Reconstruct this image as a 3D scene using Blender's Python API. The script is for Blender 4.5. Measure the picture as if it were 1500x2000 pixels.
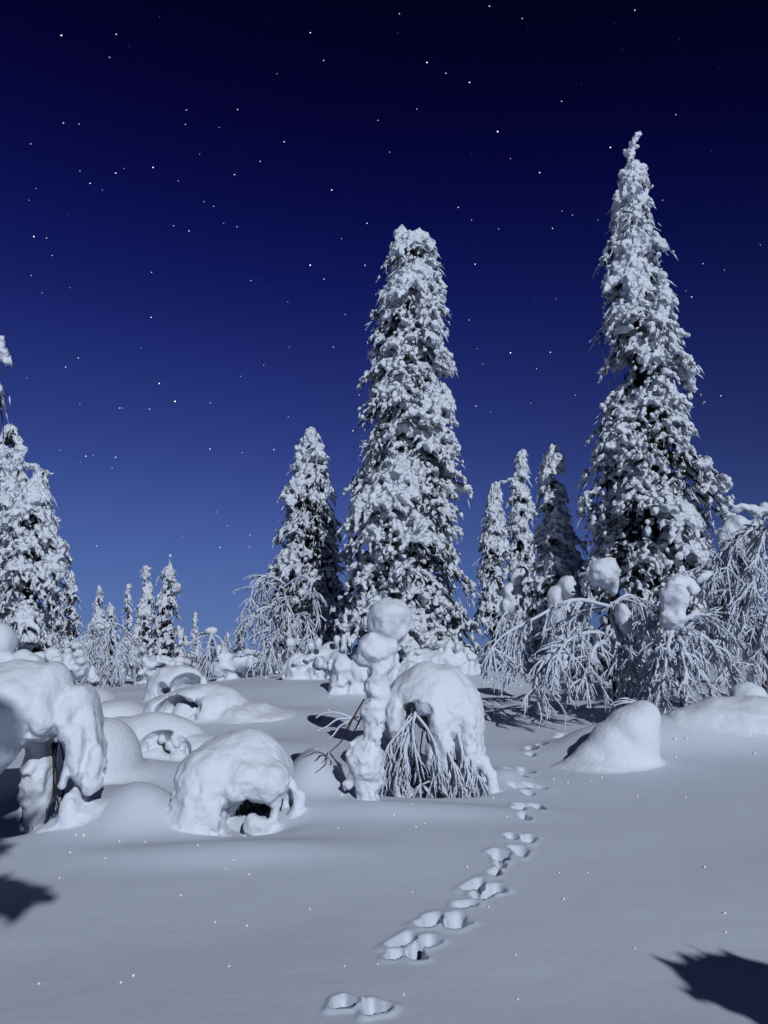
import bpy, bmesh, math, random
import numpy as np
from mathutils import Vector, noise as mnoise

for o in list(bpy.data.objects):
    bpy.data.objects.remove(o)
S = bpy.context.scene
COL = S.collection
R = math.radians

# ---------------------------------------------------------------- camera
F = 1444.0                      # focal length in pixels of the 1500 x 2000 photograph
CAMZ = 1.5
PITCH = math.atan(300.0 / F)
cd = bpy.data.cameras.new('camera')
cd.sensor_fit = 'VERTICAL'
cd.angle = 2 * math.atan(1000.0 / F)
cd.clip_start = 0.05
cd.clip_end = 20000
cam = bpy.data.objects.new('camera', cd)
cam.location = (0, 0, CAMZ)
cam.rotation_euler = (math.pi / 2 + PITCH, 0, 0)
COL.objects.link(cam)
S.camera = cam

# ---------------------------------------------------------------- sky
SUN_AZ = 21.0      # degrees to the right of straight behind the camera
SUN_EL = 27.5
w = bpy.data.worlds.new('World')
S.world = w
w.use_nodes = True
nt = w.node_tree
nt.nodes.clear()
def N(tree, t, **kw):
    n = tree.nodes.new(t)
    for k, v in kw.items():
        setattr(n, k, v)
    return n
tc = N(nt, 'ShaderNodeTexCoord')
nrm = N(nt, 'ShaderNodeVectorMath', operation='NORMALIZE')
sep = N(nt, 'ShaderNodeSeparateXYZ')
ramp = N(nt, 'ShaderNodeValToRGB')
ramp.color_ramp.interpolation = 'B_SPLINE'
stops = [(0.0, (0.122, 0.205, 0.43)), (0.07, (0.096, 0.172, 0.415)), (0.17, (0.058, 0.108, 0.36)),
         (0.28, (0.030, 0.050, 0.240)), (0.42, (0.0085, 0.018, 0.152)), (0.54, (0.0038, 0.0050, 0.088)),
         (0.66, (0.0020, 0.0012, 0.034)), (0.78, (0.0008, 0.0008, 0.009))]
cr = ramp.color_ramp
while len(cr.elements) < len(stops):
    cr.elements.new(0.5)
for e, (p, c) in zip(cr.elements, stops):
    e.position = p
    e.color = (*c, 1)
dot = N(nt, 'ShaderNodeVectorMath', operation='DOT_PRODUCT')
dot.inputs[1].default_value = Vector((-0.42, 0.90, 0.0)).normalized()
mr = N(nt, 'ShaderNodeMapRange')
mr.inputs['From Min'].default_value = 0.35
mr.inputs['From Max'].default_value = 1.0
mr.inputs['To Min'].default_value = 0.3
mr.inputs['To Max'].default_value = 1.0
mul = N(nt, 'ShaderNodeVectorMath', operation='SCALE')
bg = N(nt, 'ShaderNodeBackground')
wo = N(nt, 'ShaderNodeOutputWorld')
L = nt.links.new
L(tc.outputs['Generated'], nrm.inputs[0])
L(nrm.outputs[0], sep.inputs[0])
L(sep.outputs['Z'], ramp.inputs['Fac'])
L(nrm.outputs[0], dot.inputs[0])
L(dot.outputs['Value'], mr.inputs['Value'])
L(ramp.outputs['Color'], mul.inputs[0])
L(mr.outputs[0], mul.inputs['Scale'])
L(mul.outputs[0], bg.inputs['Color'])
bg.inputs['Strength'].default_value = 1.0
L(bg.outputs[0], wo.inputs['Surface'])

# ---------------------------------------------------------------- moonlight
sd = bpy.data.lights.new('moon', 'SUN')
sd.energy = 2.45
sd.angle = R(0.5)
sd.color = (0.92, 0.955, 1.0)
sun = bpy.data.objects.new('moon', sd)
az = R(SUN_AZ)
LD = Vector((-math.sin(az) * math.cos(R(SUN_EL)), math.cos(az) * math.cos(R(SUN_EL)), -math.sin(R(SUN_EL))))
sun.rotation_euler = LD.to_track_quat('-Z', 'Y').to_euler()
sun.location = -LD * 60
COL.objects.link(sun)

# ---------------------------------------------------------------- exposure
vs = S.view_settings
vs.view_transform = 'Standard'
vs.look = 'None'
vs.exposure = 0.0
vs.gamma = 1.0
vs.use_curve_mapping = False
S.cycles.diffuse_bounces = 1

# ---------------------------------------------------------------- pixel helpers
CP, SP = math.cos(PITCH), math.sin(PITCH)
def ray(px, py):
    u, v = (px - 750.0) / F, (1000.0 - py) / F
    return np.array([u, CP - v * SP, SP + v * CP])
def at(px, py, Y):
    d = ray(px, py)
    return np.array([0, 0, CAMZ]) + d * (Y / d[1])
def mpp(Y, py=1200):              # metres per photograph pixel at distance Y
    return Y / ray(750, py)[1] / F

# ---------------------------------------------------------------- materials
def mat(name, col, rough=0.6, spec=0.25, noise=None, bump=None, sss=0.0):
    m = bpy.data.materials.new(name)
    m.use_nodes = True
    t = m.node_tree
    b = t.nodes['Principled BSDF']
    b.inputs['Base Color'].default_value = (*col, 1)
    b.inputs['Roughness'].default_value = rough
    b.inputs['Specular IOR Level'].default_value = spec
    if sss:
        b.inputs['Subsurface Weight'].default_value = sss
        b.inputs['Subsurface Radius'].default_value = (0.03, 0.035, 0.05)
        b.inputs['Subsurface Scale'].default_value = 1.0
    geo = N(t, 'ShaderNodeNewGeometry')
    if noise:
        sc, amt = noise
        n = N(t, 'ShaderNodeTexNoise')
        n.inputs['Scale'].default_value = sc
        n.inputs['Detail'].default_value = 4
        t.links.new(geo.outputs['Position'], n.inputs['Vector'])
        mx = N(t, 'ShaderNodeMix', data_type='RGBA')
        mx.inputs['A'].default_value = (*[c * (1 - amt) for c in col], 1)
        mx.inputs['B'].default_value = (*[min(0.98, c * (1 + amt)) for c in col], 1)
        t.links.new(n.outputs['Fac'], mx.inputs['Factor'])
        t.links.new(mx.outputs['Result'], b.inputs['Base Color'])
    prev = None
    for sc, dist, stren in (bump or []):
        n = N(t, 'ShaderNodeTexNoise')
        n.inputs['Scale'].default_value = sc
        n.inputs['Detail'].default_value = 3
        t.links.new(geo.outputs['Position'], n.inputs['Vector'])
        bp = N(t, 'ShaderNodeBump')
        bp.inputs['Distance'].default_value = dist
        bp.inputs['Strength'].default_value = stren
        t.links.new(n.outputs['Fac'], bp.inputs['Height'])
        if prev:
            t.links.new(prev.outputs[0], bp.inputs['Normal'])
        prev = bp
    if prev:
        t.links.new(prev.outputs[0], b.inputs['Normal'])
    return m
M_GROUND = mat('snow_field', (0.655, 0.725, 0.865), 0.65, 0.15, (0.7, 0.03), [(1.6, 0.06, 0.22), (14, 0.012, 0.15), (160, 0.003, 0.45)])
M_SNOW = mat('packed_snow', (0.70, 0.765, 0.88), 0.6, 0.2, (3, 0.04), [(16, 0.03, 0.4), (80, 0.008, 0.5)])
M_CRUST = mat('crusted_snow', (0.70, 0.765, 0.88), 0.6, 0.2, (6, 0.05), [(9, 0.04, 0.22), (36, 0.018, 0.35), (150, 0.004, 0.55)])
def knobbly(m, scale, dist, strength):
    t = m.node_tree
    b = t.nodes['Principled BSDF']
    geo = N(t, 'ShaderNodeNewGeometry')
    wn = N(t, 'ShaderNodeTexNoise')
    wn.inputs['Scale'].default_value = scale * 0.8
    ad = N(t, 'ShaderNodeVectorMath', operation='MULTIPLY_ADD')
    ad.inputs[1].default_value = (0.12, 0.12, 0.12)
    vo = N(t, 'ShaderNodeTexVoronoi', feature='SMOOTH_F1')
    vo.inputs['Scale'].default_value = scale
    vo.inputs['Smoothness'].default_value = 0.35
    bp = N(t, 'ShaderNodeBump', invert=True)
    bp.inputs['Distance'].default_value = dist
    bp.inputs['Strength'].default_value = strength
    t.links.new(geo.outputs['Position'], wn.inputs['Vector'])
    t.links.new(wn.outputs['Color'], ad.inputs[0])
    t.links.new(geo.outputs['Position'], ad.inputs[2])
    t.links.new(ad.outputs[0], vo.inputs['Vector'])
    t.links.new(vo.outputs['Distance'], bp.inputs['Height'])
    old = b.inputs['Normal'].links[0].from_socket
    t.links.new(old, bp.inputs['Normal'])
    t.links.new(bp.outputs[0], b.inputs['Normal'])
M_TREE = mat('clumped_snow', (0.70, 0.765, 0.88), 0.65, 0.15, (4, 0.06), [(16, 0.03, 0.4), (60, 0.01, 0.5)])
knobbly(M_TREE, 6.5, 0.15, 0.95)
M_RIME = mat('rime', (0.63, 0.70, 0.84), 0.7, 0.1, (8, 0.08))
M_NEEDLE = mat('spruce_needles', (0.012, 0.019, 0.017), 0.8, 0.1, (10, 0.3))
M_BARK = mat('bark', (0.040, 0.033, 0.030), 0.85, 0.1, (12, 0.4), [(30, 0.02, 0.5)])

# ---------------------------------------------------------------- mesh helpers
def new_mesh(name, V, Fc):
    """V (n,3); Fc (m,k) int array, or list of such arrays"""
    if not isinstance(Fc, list):
        Fc = [Fc]
    Fc = [f for f in Fc if len(f)]
    me = bpy.data.meshes.new(name)
    me.vertices.add(len(V))
    me.vertices.foreach_set('co', np.asarray(V, np.float32).ravel())
    loops = np.concatenate([f.ravel() for f in Fc]).astype(np.int32)
    sizes = np.concatenate([np.full(len(f), f.shape[1], np.int32) for f in Fc])
    me.loops.add(len(loops))
    me.loops.foreach_set('vertex_index', loops)
    me.polygons.add(len(sizes))
    starts = np.concatenate([[0], np.cumsum(sizes)[:-1]]).astype(np.int32)
    me.polygons.foreach_set('loop_start', starts)
    me.polygons.foreach_set('loop_total', sizes)
    me.update(calc_edges=True)
    return me
def smooth(me):
    me.polygons.foreach_set('use_smooth', np.ones(len(me.polygons), bool))
    me.update()
def link(name, me, material, parent=None):
    if not me.materials:
        me.materials.append(material)
    o = bpy.data.objects.new(name, me)
    COL.objects.link(o)
    if parent is not None:
        o.parent = parent
    return o
def thing(name, label, cat, loc, group=None):
    o = bpy.data.objects.new(name, None)
    o.empty_display_size = 0.2
    o.location = loc
    COL.objects.link(o)
    o['label'] = label
    o['category'] = cat
    if group:
        o['group'] = group
    return o
def tag(o, label, cat, group=None):
    o['label'] = label
    o['category'] = cat
    if group:
        o['group'] = group
    return o

def ico(sub):
    bm = bmesh.new()
    bmesh.ops.create_icosphere(bm, subdivisions=sub, radius=1.0)
    v = np.array([x.co[:] for x in bm.verts])
    f = np.array([[q.index for q in p.verts] for p in bm.faces])
    bm.free()
    return v, f
ICO = {s: ico(s) for s in (1, 2, 3)}

def frame(d):
    d = np.asarray(d, float)
    d = d / (np.linalg.norm(d) + 1e-9)
    a = np.array([0, 0, 1.0]) if abs(d[2]) < 0.93 else np.array([1.0, 0, 0])
    s = np.cross(a, d)
    s /= np.linalg.norm(s)
    return np.stack([d, s, np.cross(d, s)], axis=1)

class Blob:
    """ellipsoids that are fused into one snow mass"""
    def __init__(self, seed=0, sub=1, rough=0.10):
        self.C, self.M = [], []
        self.sub, self.rough = sub, rough
        self.rng = np.random.default_rng(seed)
        self.extra = []
    def ell(self, c, r, rot=None):
        A = np.diag(r) if rot is None else rot @ np.diag(r)
        self.C.append(np.asarray(c, float)); self.M.append(A)
    def lobe(self, c, d, a, b, h):
        self.ell(c, (a, b, h), frame(d))
    def px(self, px, py, Y, rx, ry, rd=None, rot=0.0):
        k = mpp(Y, py)
        rd = (rx + ry) / 2 if rd is None else rd
        t = R(rot)
        Rm = np.array([[math.cos(t), 0, -math.sin(t)], [0, 1, 0], [math.sin(t), 0, math.cos(t)]])
        self.ell(at(px, py, Y), (rx * k, rd * k, ry * k), Rm)
    def chain(self, pts, dens=0.45, depth=1.0):
        P = [(at(a, b, Y), r * mpp(Y, b)) for a, b, Y, r in pts]
        for (p, r), (q, s) in zip(P[:-1], P[1:]):
            n = max(1, int(np.linalg.norm(q - p) / (dens * min(r, s))))
            for i in range(n + 1):
                t = i / n
                rr = r + (s - r) * t
                self.ell(p + (q - p) * t, (rr, rr * depth, rr))
    def arrays(self):
        v, f = ICO[self.sub]
        C, Mx = np.array(self.C), np.array(self.M)
        n = len(C)
        var = [v * (1 + self.rough * self.rng.standard_normal((len(v), 1))) for _ in range(12)]
        var = np.array(var)[self.rng.integers(0, 12, n)]
        V = np.einsum('nij,nkj->nki', Mx, var) + C[:, None, :]
        Fc = f[None] + (np.arange(n) * len(v))[:, None, None]
        return V.reshape(-1, 3), Fc.reshape(-1, 3)

TEX = {}
def clouds(size, depth=2):
    k = (size, depth)
    if k not in TEX:
        t = bpy.data.textures.new('clouds', 'CLOUDS')
        t.noise_scale = size
        t.noise_depth = depth
        TEX[k] = t
    return TEX[k]
def fuse(blob, name, voxel, sm=3, disp=((0.15, 0.05),), post=1, origin=(0, 0, 0)):
    V, Fc = blob.arrays()
    V = V - np.asarray(origin)
    me = new_mesh('tmp', V, Fc)
    ob = bpy.data.objects.new('tmp', me)
    COL.objects.link(ob)
    m = ob.modifiers.new('r', 'REMESH')
    m.mode = 'VOXEL'
    m.voxel_size = voxel
    m.use_smooth_shade = True
    if sm:
        s = ob.modifiers.new('s', 'SMOOTH'); s.factor = 0.5; s.iterations = sm
    for size, stren in disp:
        d = ob.modifiers.new('d', 'DISPLACE')
        d.texture = clouds(size)
        d.texture_coords = 'LOCAL'
        d.strength = stren
        d.mid_level = 0.5
    if post:
        s = ob.modifiers.new('s2', 'SMOOTH'); s.factor = 0.5; s.iterations = post
    dg = bpy.context.evaluated_depsgraph_get()
    out = bpy.data.meshes.new_from_object(ob.evaluated_get(dg), depsgraph=dg)
    out.name = name
    bpy.data.objects.remove(ob)
    bpy.data.meshes.remove(me)
    smooth(out)
    return out

class Tubes:
    """tapered tubes along polylines"""
    def __init__(self):
        self.V, self.F, self.n = [], [], 0
        self.fz = []                 # hoarfrost spikes waiting to be added
    def add(self, P, r, sides=5):
        P = np.asarray(P, float)
        r = np.broadcast_to(np.asarray(r, float), (len(P),))
        T = np.gradient(P, axis=0)
        T /= np.linalg.norm(T, axis=1)[:, None] + 1e-9
        ref = np.array([0.31, 0.27, 0.91]) if abs(T[:, 2]).mean() < 0.85 else np.array([0.9, 0.3, 0.1])
        A = np.cross(T, ref)
        A /= np.linalg.norm(A, axis=1)[:, None] + 1e-9
        B = np.cross(T, A)
        an = np.arange(sides) * 2 * math.pi / sides
        ring = (A[:, None, :] * np.cos(an)[None, :, None] + B[:, None, :] * np.sin(an)[None, :, None]) * r[:, None, None] + P[:, None, :]
        m = len(P)
        i = np.arange(m - 1)[:, None] * sides
        j = np.arange(sides)[None, :]
        k = (j + 1) % sides
        q = np.stack([i + j, i + k, i + sides + k, i + sides + j], axis=-1).reshape(-1, 4) + self.n
        self.V.append(ring.reshape(-1, 3)); self.F.append(q)
        self.n += m * sides
    def spikes(self, P, D, r):
        """many little three-sided tapered sprays at once: P base, D vector, r thickest radius"""
        P, D, r = np.asarray(P), np.asarray(D), np.asarray(r)
        T = D / np.linalg.norm(D, axis=1)[:, None]
        A = np.cross(T, [0.31, 0.87, 0.38]); A /= np.linalg.norm(A, axis=1)[:, None]
        B = np.cross(T, A)
        an = np.arange(3) * 2 * math.pi / 3
        ring = (A[:, None, :] * np.cos(an)[None, :, None] + B[:, None, :] * np.sin(an)[None, :, None])
        lv = [P[:, None] + D[:, None] * f + ring * (r * k)[:, None, None] for f, k in ((0, .5), (.45, 1.0), (1, .15))]
        V = np.concatenate(lv, axis=1).reshape(-1, 3)
        q = np.array([[a * 3 + b, a * 3 + (b + 1) % 3, a * 3 + 3 + (b + 1) % 3, a * 3 + 3 + b] for a in range(2) for b in range(3)])
        Fq = (q[None] + (np.arange(len(P)) * 9)[:, None, None]).reshape(-1, 4) + self.n
        self.V.append(V); self.F.append(Fq); self.n += len(V)
    def mesh(self, name, origin=(0, 0, 0)):
        if self.fz:
            self.spikes(*[np.concatenate(a) for a in zip(*self.fz)])
            self.fz = []
        me = new_mesh(name, np.concatenate(self.V) - np.asarray(origin), np.concatenate(self.F))
        smooth(me)
        return me

def spline(P, n):
    """Catmull-Rom through the points"""
    P = np.asarray(P, float)
    P = np.vstack([2 * P[0] - P[1], P, 2 * P[-1] - P[-2]])
    out = []
    m = len(P) - 3
    for k in range(n):
        s = k / (n - 1) * m
        i = min(int(s), m - 1)
        t = s - i
        a, b, c, d = P[i:i + 4]
        out.append(0.5 * (2 * b + (c - a) * t + (2 * a - 5 * b + 4 * c - d) * t * t + (3 * b - a - 3 * c + d) * t ** 3))
    return np.array(out)

# ================================================================ the ground
PY = [-4000, -60, -8, 0, 3, 4.2, 5.8, 7.5, 11, 15, 19, 22, 30, 45, 90, 250, 9000]
PZ = [-20, -1.0, -0.1, 0, 0, 0.0, 0.08, 0.17, 0.37, 0.62, 1.0, 1.28, 1.62, 1.8, 1.6, 1.2, -20]
def sstep(a, b, x):
    t = np.clip((x - a) / (b - a), 0, 1)
    return t * t * (3 - 2 * t)
def base_h(x, y):
    x = np.asarray(x, float); y = np.asarray(y, float)
    z = 0
    for k, wt in ((-0.12, .25), (-0.04, .25), (0.04, .25), (0.12, .25)):
        z = z + wt * np.interp(y * (1 + k), PY, PZ)
    # the field falls away to the left, lifts a little to the right
    z = z - 0.62 * sstep(1, 9, -x) * sstep(10, 26, y) * (1 - sstep(60, 200, y))
    z = z + 0.22 * sstep(2.2, 6, x) * sstep(6, 13, y) * (1 - sstep(60, 200, y))
    return z
RS = np.geomspace(1.5, 210, 2600)
def on_ground(px, py, fn=base_h):
    P = np.array([0, 0, CAMZ]) + ray(px, py)[None] * RS[:, None]
    hit = np.nonzero(P[:, 2] < fn(P[:, 0], P[:, 1]))[0]
    return P[hit[0] if len(hit) else -1]
BUMPS = []      # (x, y, sx, sy, rot, height)
def bump(px, py, sx, sy, h, rot=0.0):
    p = on_ground(px, py)
    BUMPS.append((p[0], p[1], sx, sy, R(rot), h))
PRINTS = []     # (x, y, half width, half length, rot, depth)
def foot(px, py, wpx, rot=0.0, depth=0.07, asp=1.85):
    p = on_ground(px, py + wpx * .35)
    depth = depth * 2.4
    k = mpp(p[1], py)
    PRINTS.append((p[0], p[1], wpx * k, wpx * k * asp, R(rot), depth))

# drifts and hollows
bump(215, 1520, 0.42, 0.8, 0.16)
bump(280, 1600, 0.34, 0.42, 0.26)
bump(200, 1580, 0.45, 0.55, 0.20)
bump(618, 1535, 0.36, 0.75, 0.40)
bump(500, 1470, 0.8, 0.8, 0.14)
bump(1340, 1455, 1.3, 0.6, 0.36)
bump(1500, 1450, 1.2, 0.8, 0.20)
bump(560, 1400, 1.2, 1.0, 0.12)
bump(330, 1520, 0.5, 0.6, 0.14)
bump(600, 1560, 0.45, 0.30, 0.10)
bump(480, 1410, 0.9, 0.7, 0.10)
bump(420, 1390, 0.9, 1.0, 0.08)
bump(810, 1540, 0.60, 0.26, -0.34)
bump(690, 1525, 0.2, 0.3, -0.16)
bump(800, 1590, 1.1, 0.28, 0.07)
bump(480, 1610, 0.42, 0.22, -0.12)
bump(430, 1665, 0.9, 0.28, 0.08)
bump(40, 1590, 0.45, 0.5, -0.20)
bump(980, 1520, 0.22, 0.35, 0.10)
bump(1170, 1470, 0.6, 0.7, 0.20)
bump(1420, 1420, 1.6, 0.8, 0.22)
bump(1330, 1400, 0.5, 0.5, 0.12)
bump(1425, 1418, 0.28, 0.22, -0.30)
bump(700, 1350, 1.1, 1.4, 0.16)
bump(900, 1330, 2.2, 2.4, 0.25)
bump(560, 1345, 2.5, 2.0, 0.10)
bump(220, 1360, 1.5, 1.0, 0.10)
# hare tracks
for a in ((672, 1962, 21, 0, .12, 1.0), (733, 1970, 23, 0, .12, 1.0),
          (790, 1836, 17, -35, .07), (838, 1838, 15, -30, .08), (812, 1862, 15, 0, .07), (774, 1866, 13, -45, .06, 1.6),
          (842, 1796, 17, -30, .08), (893, 1796, 18, -15, .08),
          (928, 1728, 15, -30, .08), (964, 1735, 15, -50, .08), (940, 1748, 11, -60, .06), (905, 1764, 12, -60, .06),
          (1000, 1636, 10, 0, .08), (1031, 1640, 12, -20, .08), (1016, 1662, 13, 0, .08), (976, 1670, 15, 0, .08), (978, 1690, 8, -20, .06), (967, 1703, 9, -20, .06),
          (1020, 1570, 12, 0, .08), (1046, 1572, 13, 0, .08), (1012, 1581, 10, 0, .07), (1024, 1598, 9, 0, .06),
          (1012, 1534, 9, 60, .05), (1043, 1531, 11, 60, .05), (1032, 1543, 9, 0, .06),
          (1000, 1502, 12, 0, .08), (1028, 1501, 12, 0, .08), (1018, 1514, 8, 0, .06),
          (1038, 1464, 9, 0, .10), (1058, 1461, 8, 0, .10), (1036, 1474, 7, 0, .06),
          (1108, 1430, 11, 30, .10), (1094, 1436, 9, 0, .08)):
    foot(*a)

def ground_h(x, y, prints=True):
    x = np.asarray(x, float); y = np.asarray(y, float)
    z = base_h(x, y)
    for bx, by, sx, sy, r, h in BUMPS:
        dx, dy = x - bx, y - by
        u = dx * math.cos(r) + dy * math.sin(r)
        v = -dx * math.sin(r) + dy * math.cos(r)
        z = z + h * np.exp(-((u / sx) ** 2 + (v / sy) ** 2) ** 1.15)
    # long soft drift waves
    z = z + 0.030 * np.sin(x * 1.1 + 0.6 * y + 0.5) * np.sin(y * 0.7 - 0.3 * x) + 0.010 * np.sin(2.3 * x - 1.4 * y + 1.0) * np.sin(1.9 * y + 0.8 * x)
    z = z + 0.30 * (np.sin(x * 0.11 + 1) * np.sin(y * 0.09)) * sstep(30, 60, np.hypot(x, y)) * (1 - sstep(500, 900, np.hypot(x, y)))
    if prints:
        for bx, by, sx, sy, r, h in PRINTS:
            m = (np.abs(x - bx) < 0.5) & (np.abs(y - by) < 0.5)
            if not np.any(m):
                continue
            dx, dy = x[m] - bx, y[m] - by
            u = dx * math.cos(r) + dy * math.sin(r)
            v = -dx * math.sin(r) + dy * math.cos(r)
            wob = 1 + 0.28 * np.sin(3 * np.arctan2(v, u) + bx * 40) + 0.14 * np.sin(5 * np.arctan2(v, u) + by * 30)
            rr = ((u / sx) ** 2 + (v / sy) ** 2) * wob
            z[m] = z[m] - h * np.exp(-rr ** 3.0) * 1.15 * (1 + 0.25 * np.sin(u / sx * 2.1 + by * 9)) + 0.05 * h * np.exp(-((np.sqrt(rr) - 1.5) / 0.4) ** 2)
    return z
def gz(x, y):
    return float(ground_h(np.array([x]), np.array([y]), False)[0])
def gpt(px, py):
    p = on_ground(px, py, lambda x, y: ground_h(x, y, False))
    return np.array([p[0], p[1], gz(p[0], p[1])])

rows = np.concatenate([np.geomspace(0.05, 2.5, 30)[:-1], np.geomspace(2.5, 14, 420)[:-1], np.geomspace(14, 60, 130)[:-1], np.geomspace(60, 9000, 50)])
cols = np.concatenate([np.linspace(-33, 33, 400)[:-1], np.linspace(33, 327, 70)[:-1]])
az_ = np.radians(cols)
RR, AA = np.meshgrid(rows, az_, indexing='ij')
GX, GY = RR * np.sin(AA), RR * np.cos(AA)
GZ = ground_h(GX.ravel(), GY.ravel())
GV = np.stack([GX.ravel(), GY.ravel(), GZ], axis=1)
nr, nc = len(rows), len(cols)
i = np.arange(nr - 1)[:, None] * nc
j = np.arange(nc)[None, :]
k = (j + 1) % nc
GF = np.stack([i + j, i + k, i + nc + k, i + nc + j], axis=-1).reshape(-1, 4)[:, ::-1]
me = new_mesh('snow_ground', GV, [GF, np.arange(nc)[None, ::-1][:, ::-1]])
smooth(me)
g = link('snow_ground', me, M_GROUND)
g['kind'] = 'structure'

# ---------------------------------------------------------------- carved snow: distance fields turned into meshes
def vnoise(X, Y, Z, size, seed):
    """smooth lattice noise in -1..1"""
    rg = np.random.default_rng(seed)
    n = 32
    lat = rg.uniform(-1, 1, (n, n, n)).astype(np.float32)
    def part(A):
        A = A / size
        i = np.floor(A).astype(np.int32)
        f = (A - i).astype(np.float32)
        return i % n, (i + 1) % n, f * f * (3 - 2 * f)
    x0, x1, fx = part(X); y0, y1, fy = part(Y); z0, z1, fz = part(Z)
    a = lat[x0, y0, z0] * (1 - fx) + lat[x1, y0, z0] * fx
    b = lat[x0, y1, z0] * (1 - fx) + lat[x1, y1, z0] * fx
    c = lat[x0, y0, z1] * (1 - fx) + lat[x1, y0, z1] * fx
    d = lat[x0, y1, z1] * (1 - fx) + lat[x1, y1, z1] * fx
    return (a * (1 - fy) + b * fy) * (1 - fz) + (c * (1 - fy) + d * fy) * fz
def smin(a, b, k):
    h = np.clip(0.5 + 0.5 * (b - a) / k, 0, 1)
    return b * (1 - h) + a * h - k * h * (1 - h)
class Carve:
    """sequence of added and cut-away ellipsoids and tapered limbs, in photograph pixels at distance Y"""
    def __init__(self, k=0.05):
        self.ops, self.k = [], k
    def ell(self, c, r, rot=None, cut=False):
        self.ops.append(('e', np.asarray(c, float), np.asarray(r, float), np.eye(3) if rot is None else rot, cut))
    def px(self, px, py, Y, rx, ry, rd=None, rot=0.0, cut=False):
        q = mpp(Y, py)
        rd = (rx + ry) / 2 if rd is None else rd
        t = R(rot)
        Rm = np.array([[math.cos(t), 0, -math.sin(t)], [0, 1, 0], [math.sin(t), 0, math.cos(t)]])
        self.ell(at(px, py, Y), (rx * q, rd * q, ry * q), Rm, cut)
    def cut(self, px, py, Y, rx, ry, rd=None, rot=0.0):
        self.px(px, py, Y, rx, ry, rd, rot, True)
    def chain(self, pts, dens=0.5, depth=1.0):
        P = [(at(a, b, Y), r * mpp(Y, b)) for a, b, Y, r in pts]
        for (p, r), (q, s_) in zip(P[:-1], P[1:]):
            self.ops.append(('c', p, q, r, s_, depth))
    def bounds(self):
        lo, hi = [], []
        for o in self.ops:
            if o[0] == 'e':
                if o[4]:
                    continue
                e = np.sqrt(((o[3] * o[2][None, :]) ** 2).sum(1))
                lo.append(o[1] - e); hi.append(o[1] + e)
            else:
                m_ = max(o[3], o[4]) * max(1, o[5])
                lo.append(np.minimum(o[1], o[2]) - m_); hi.append(np.maximum(o[1], o[2]) + m_)
        return np.min(lo, 0), np.max(hi, 0)
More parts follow.
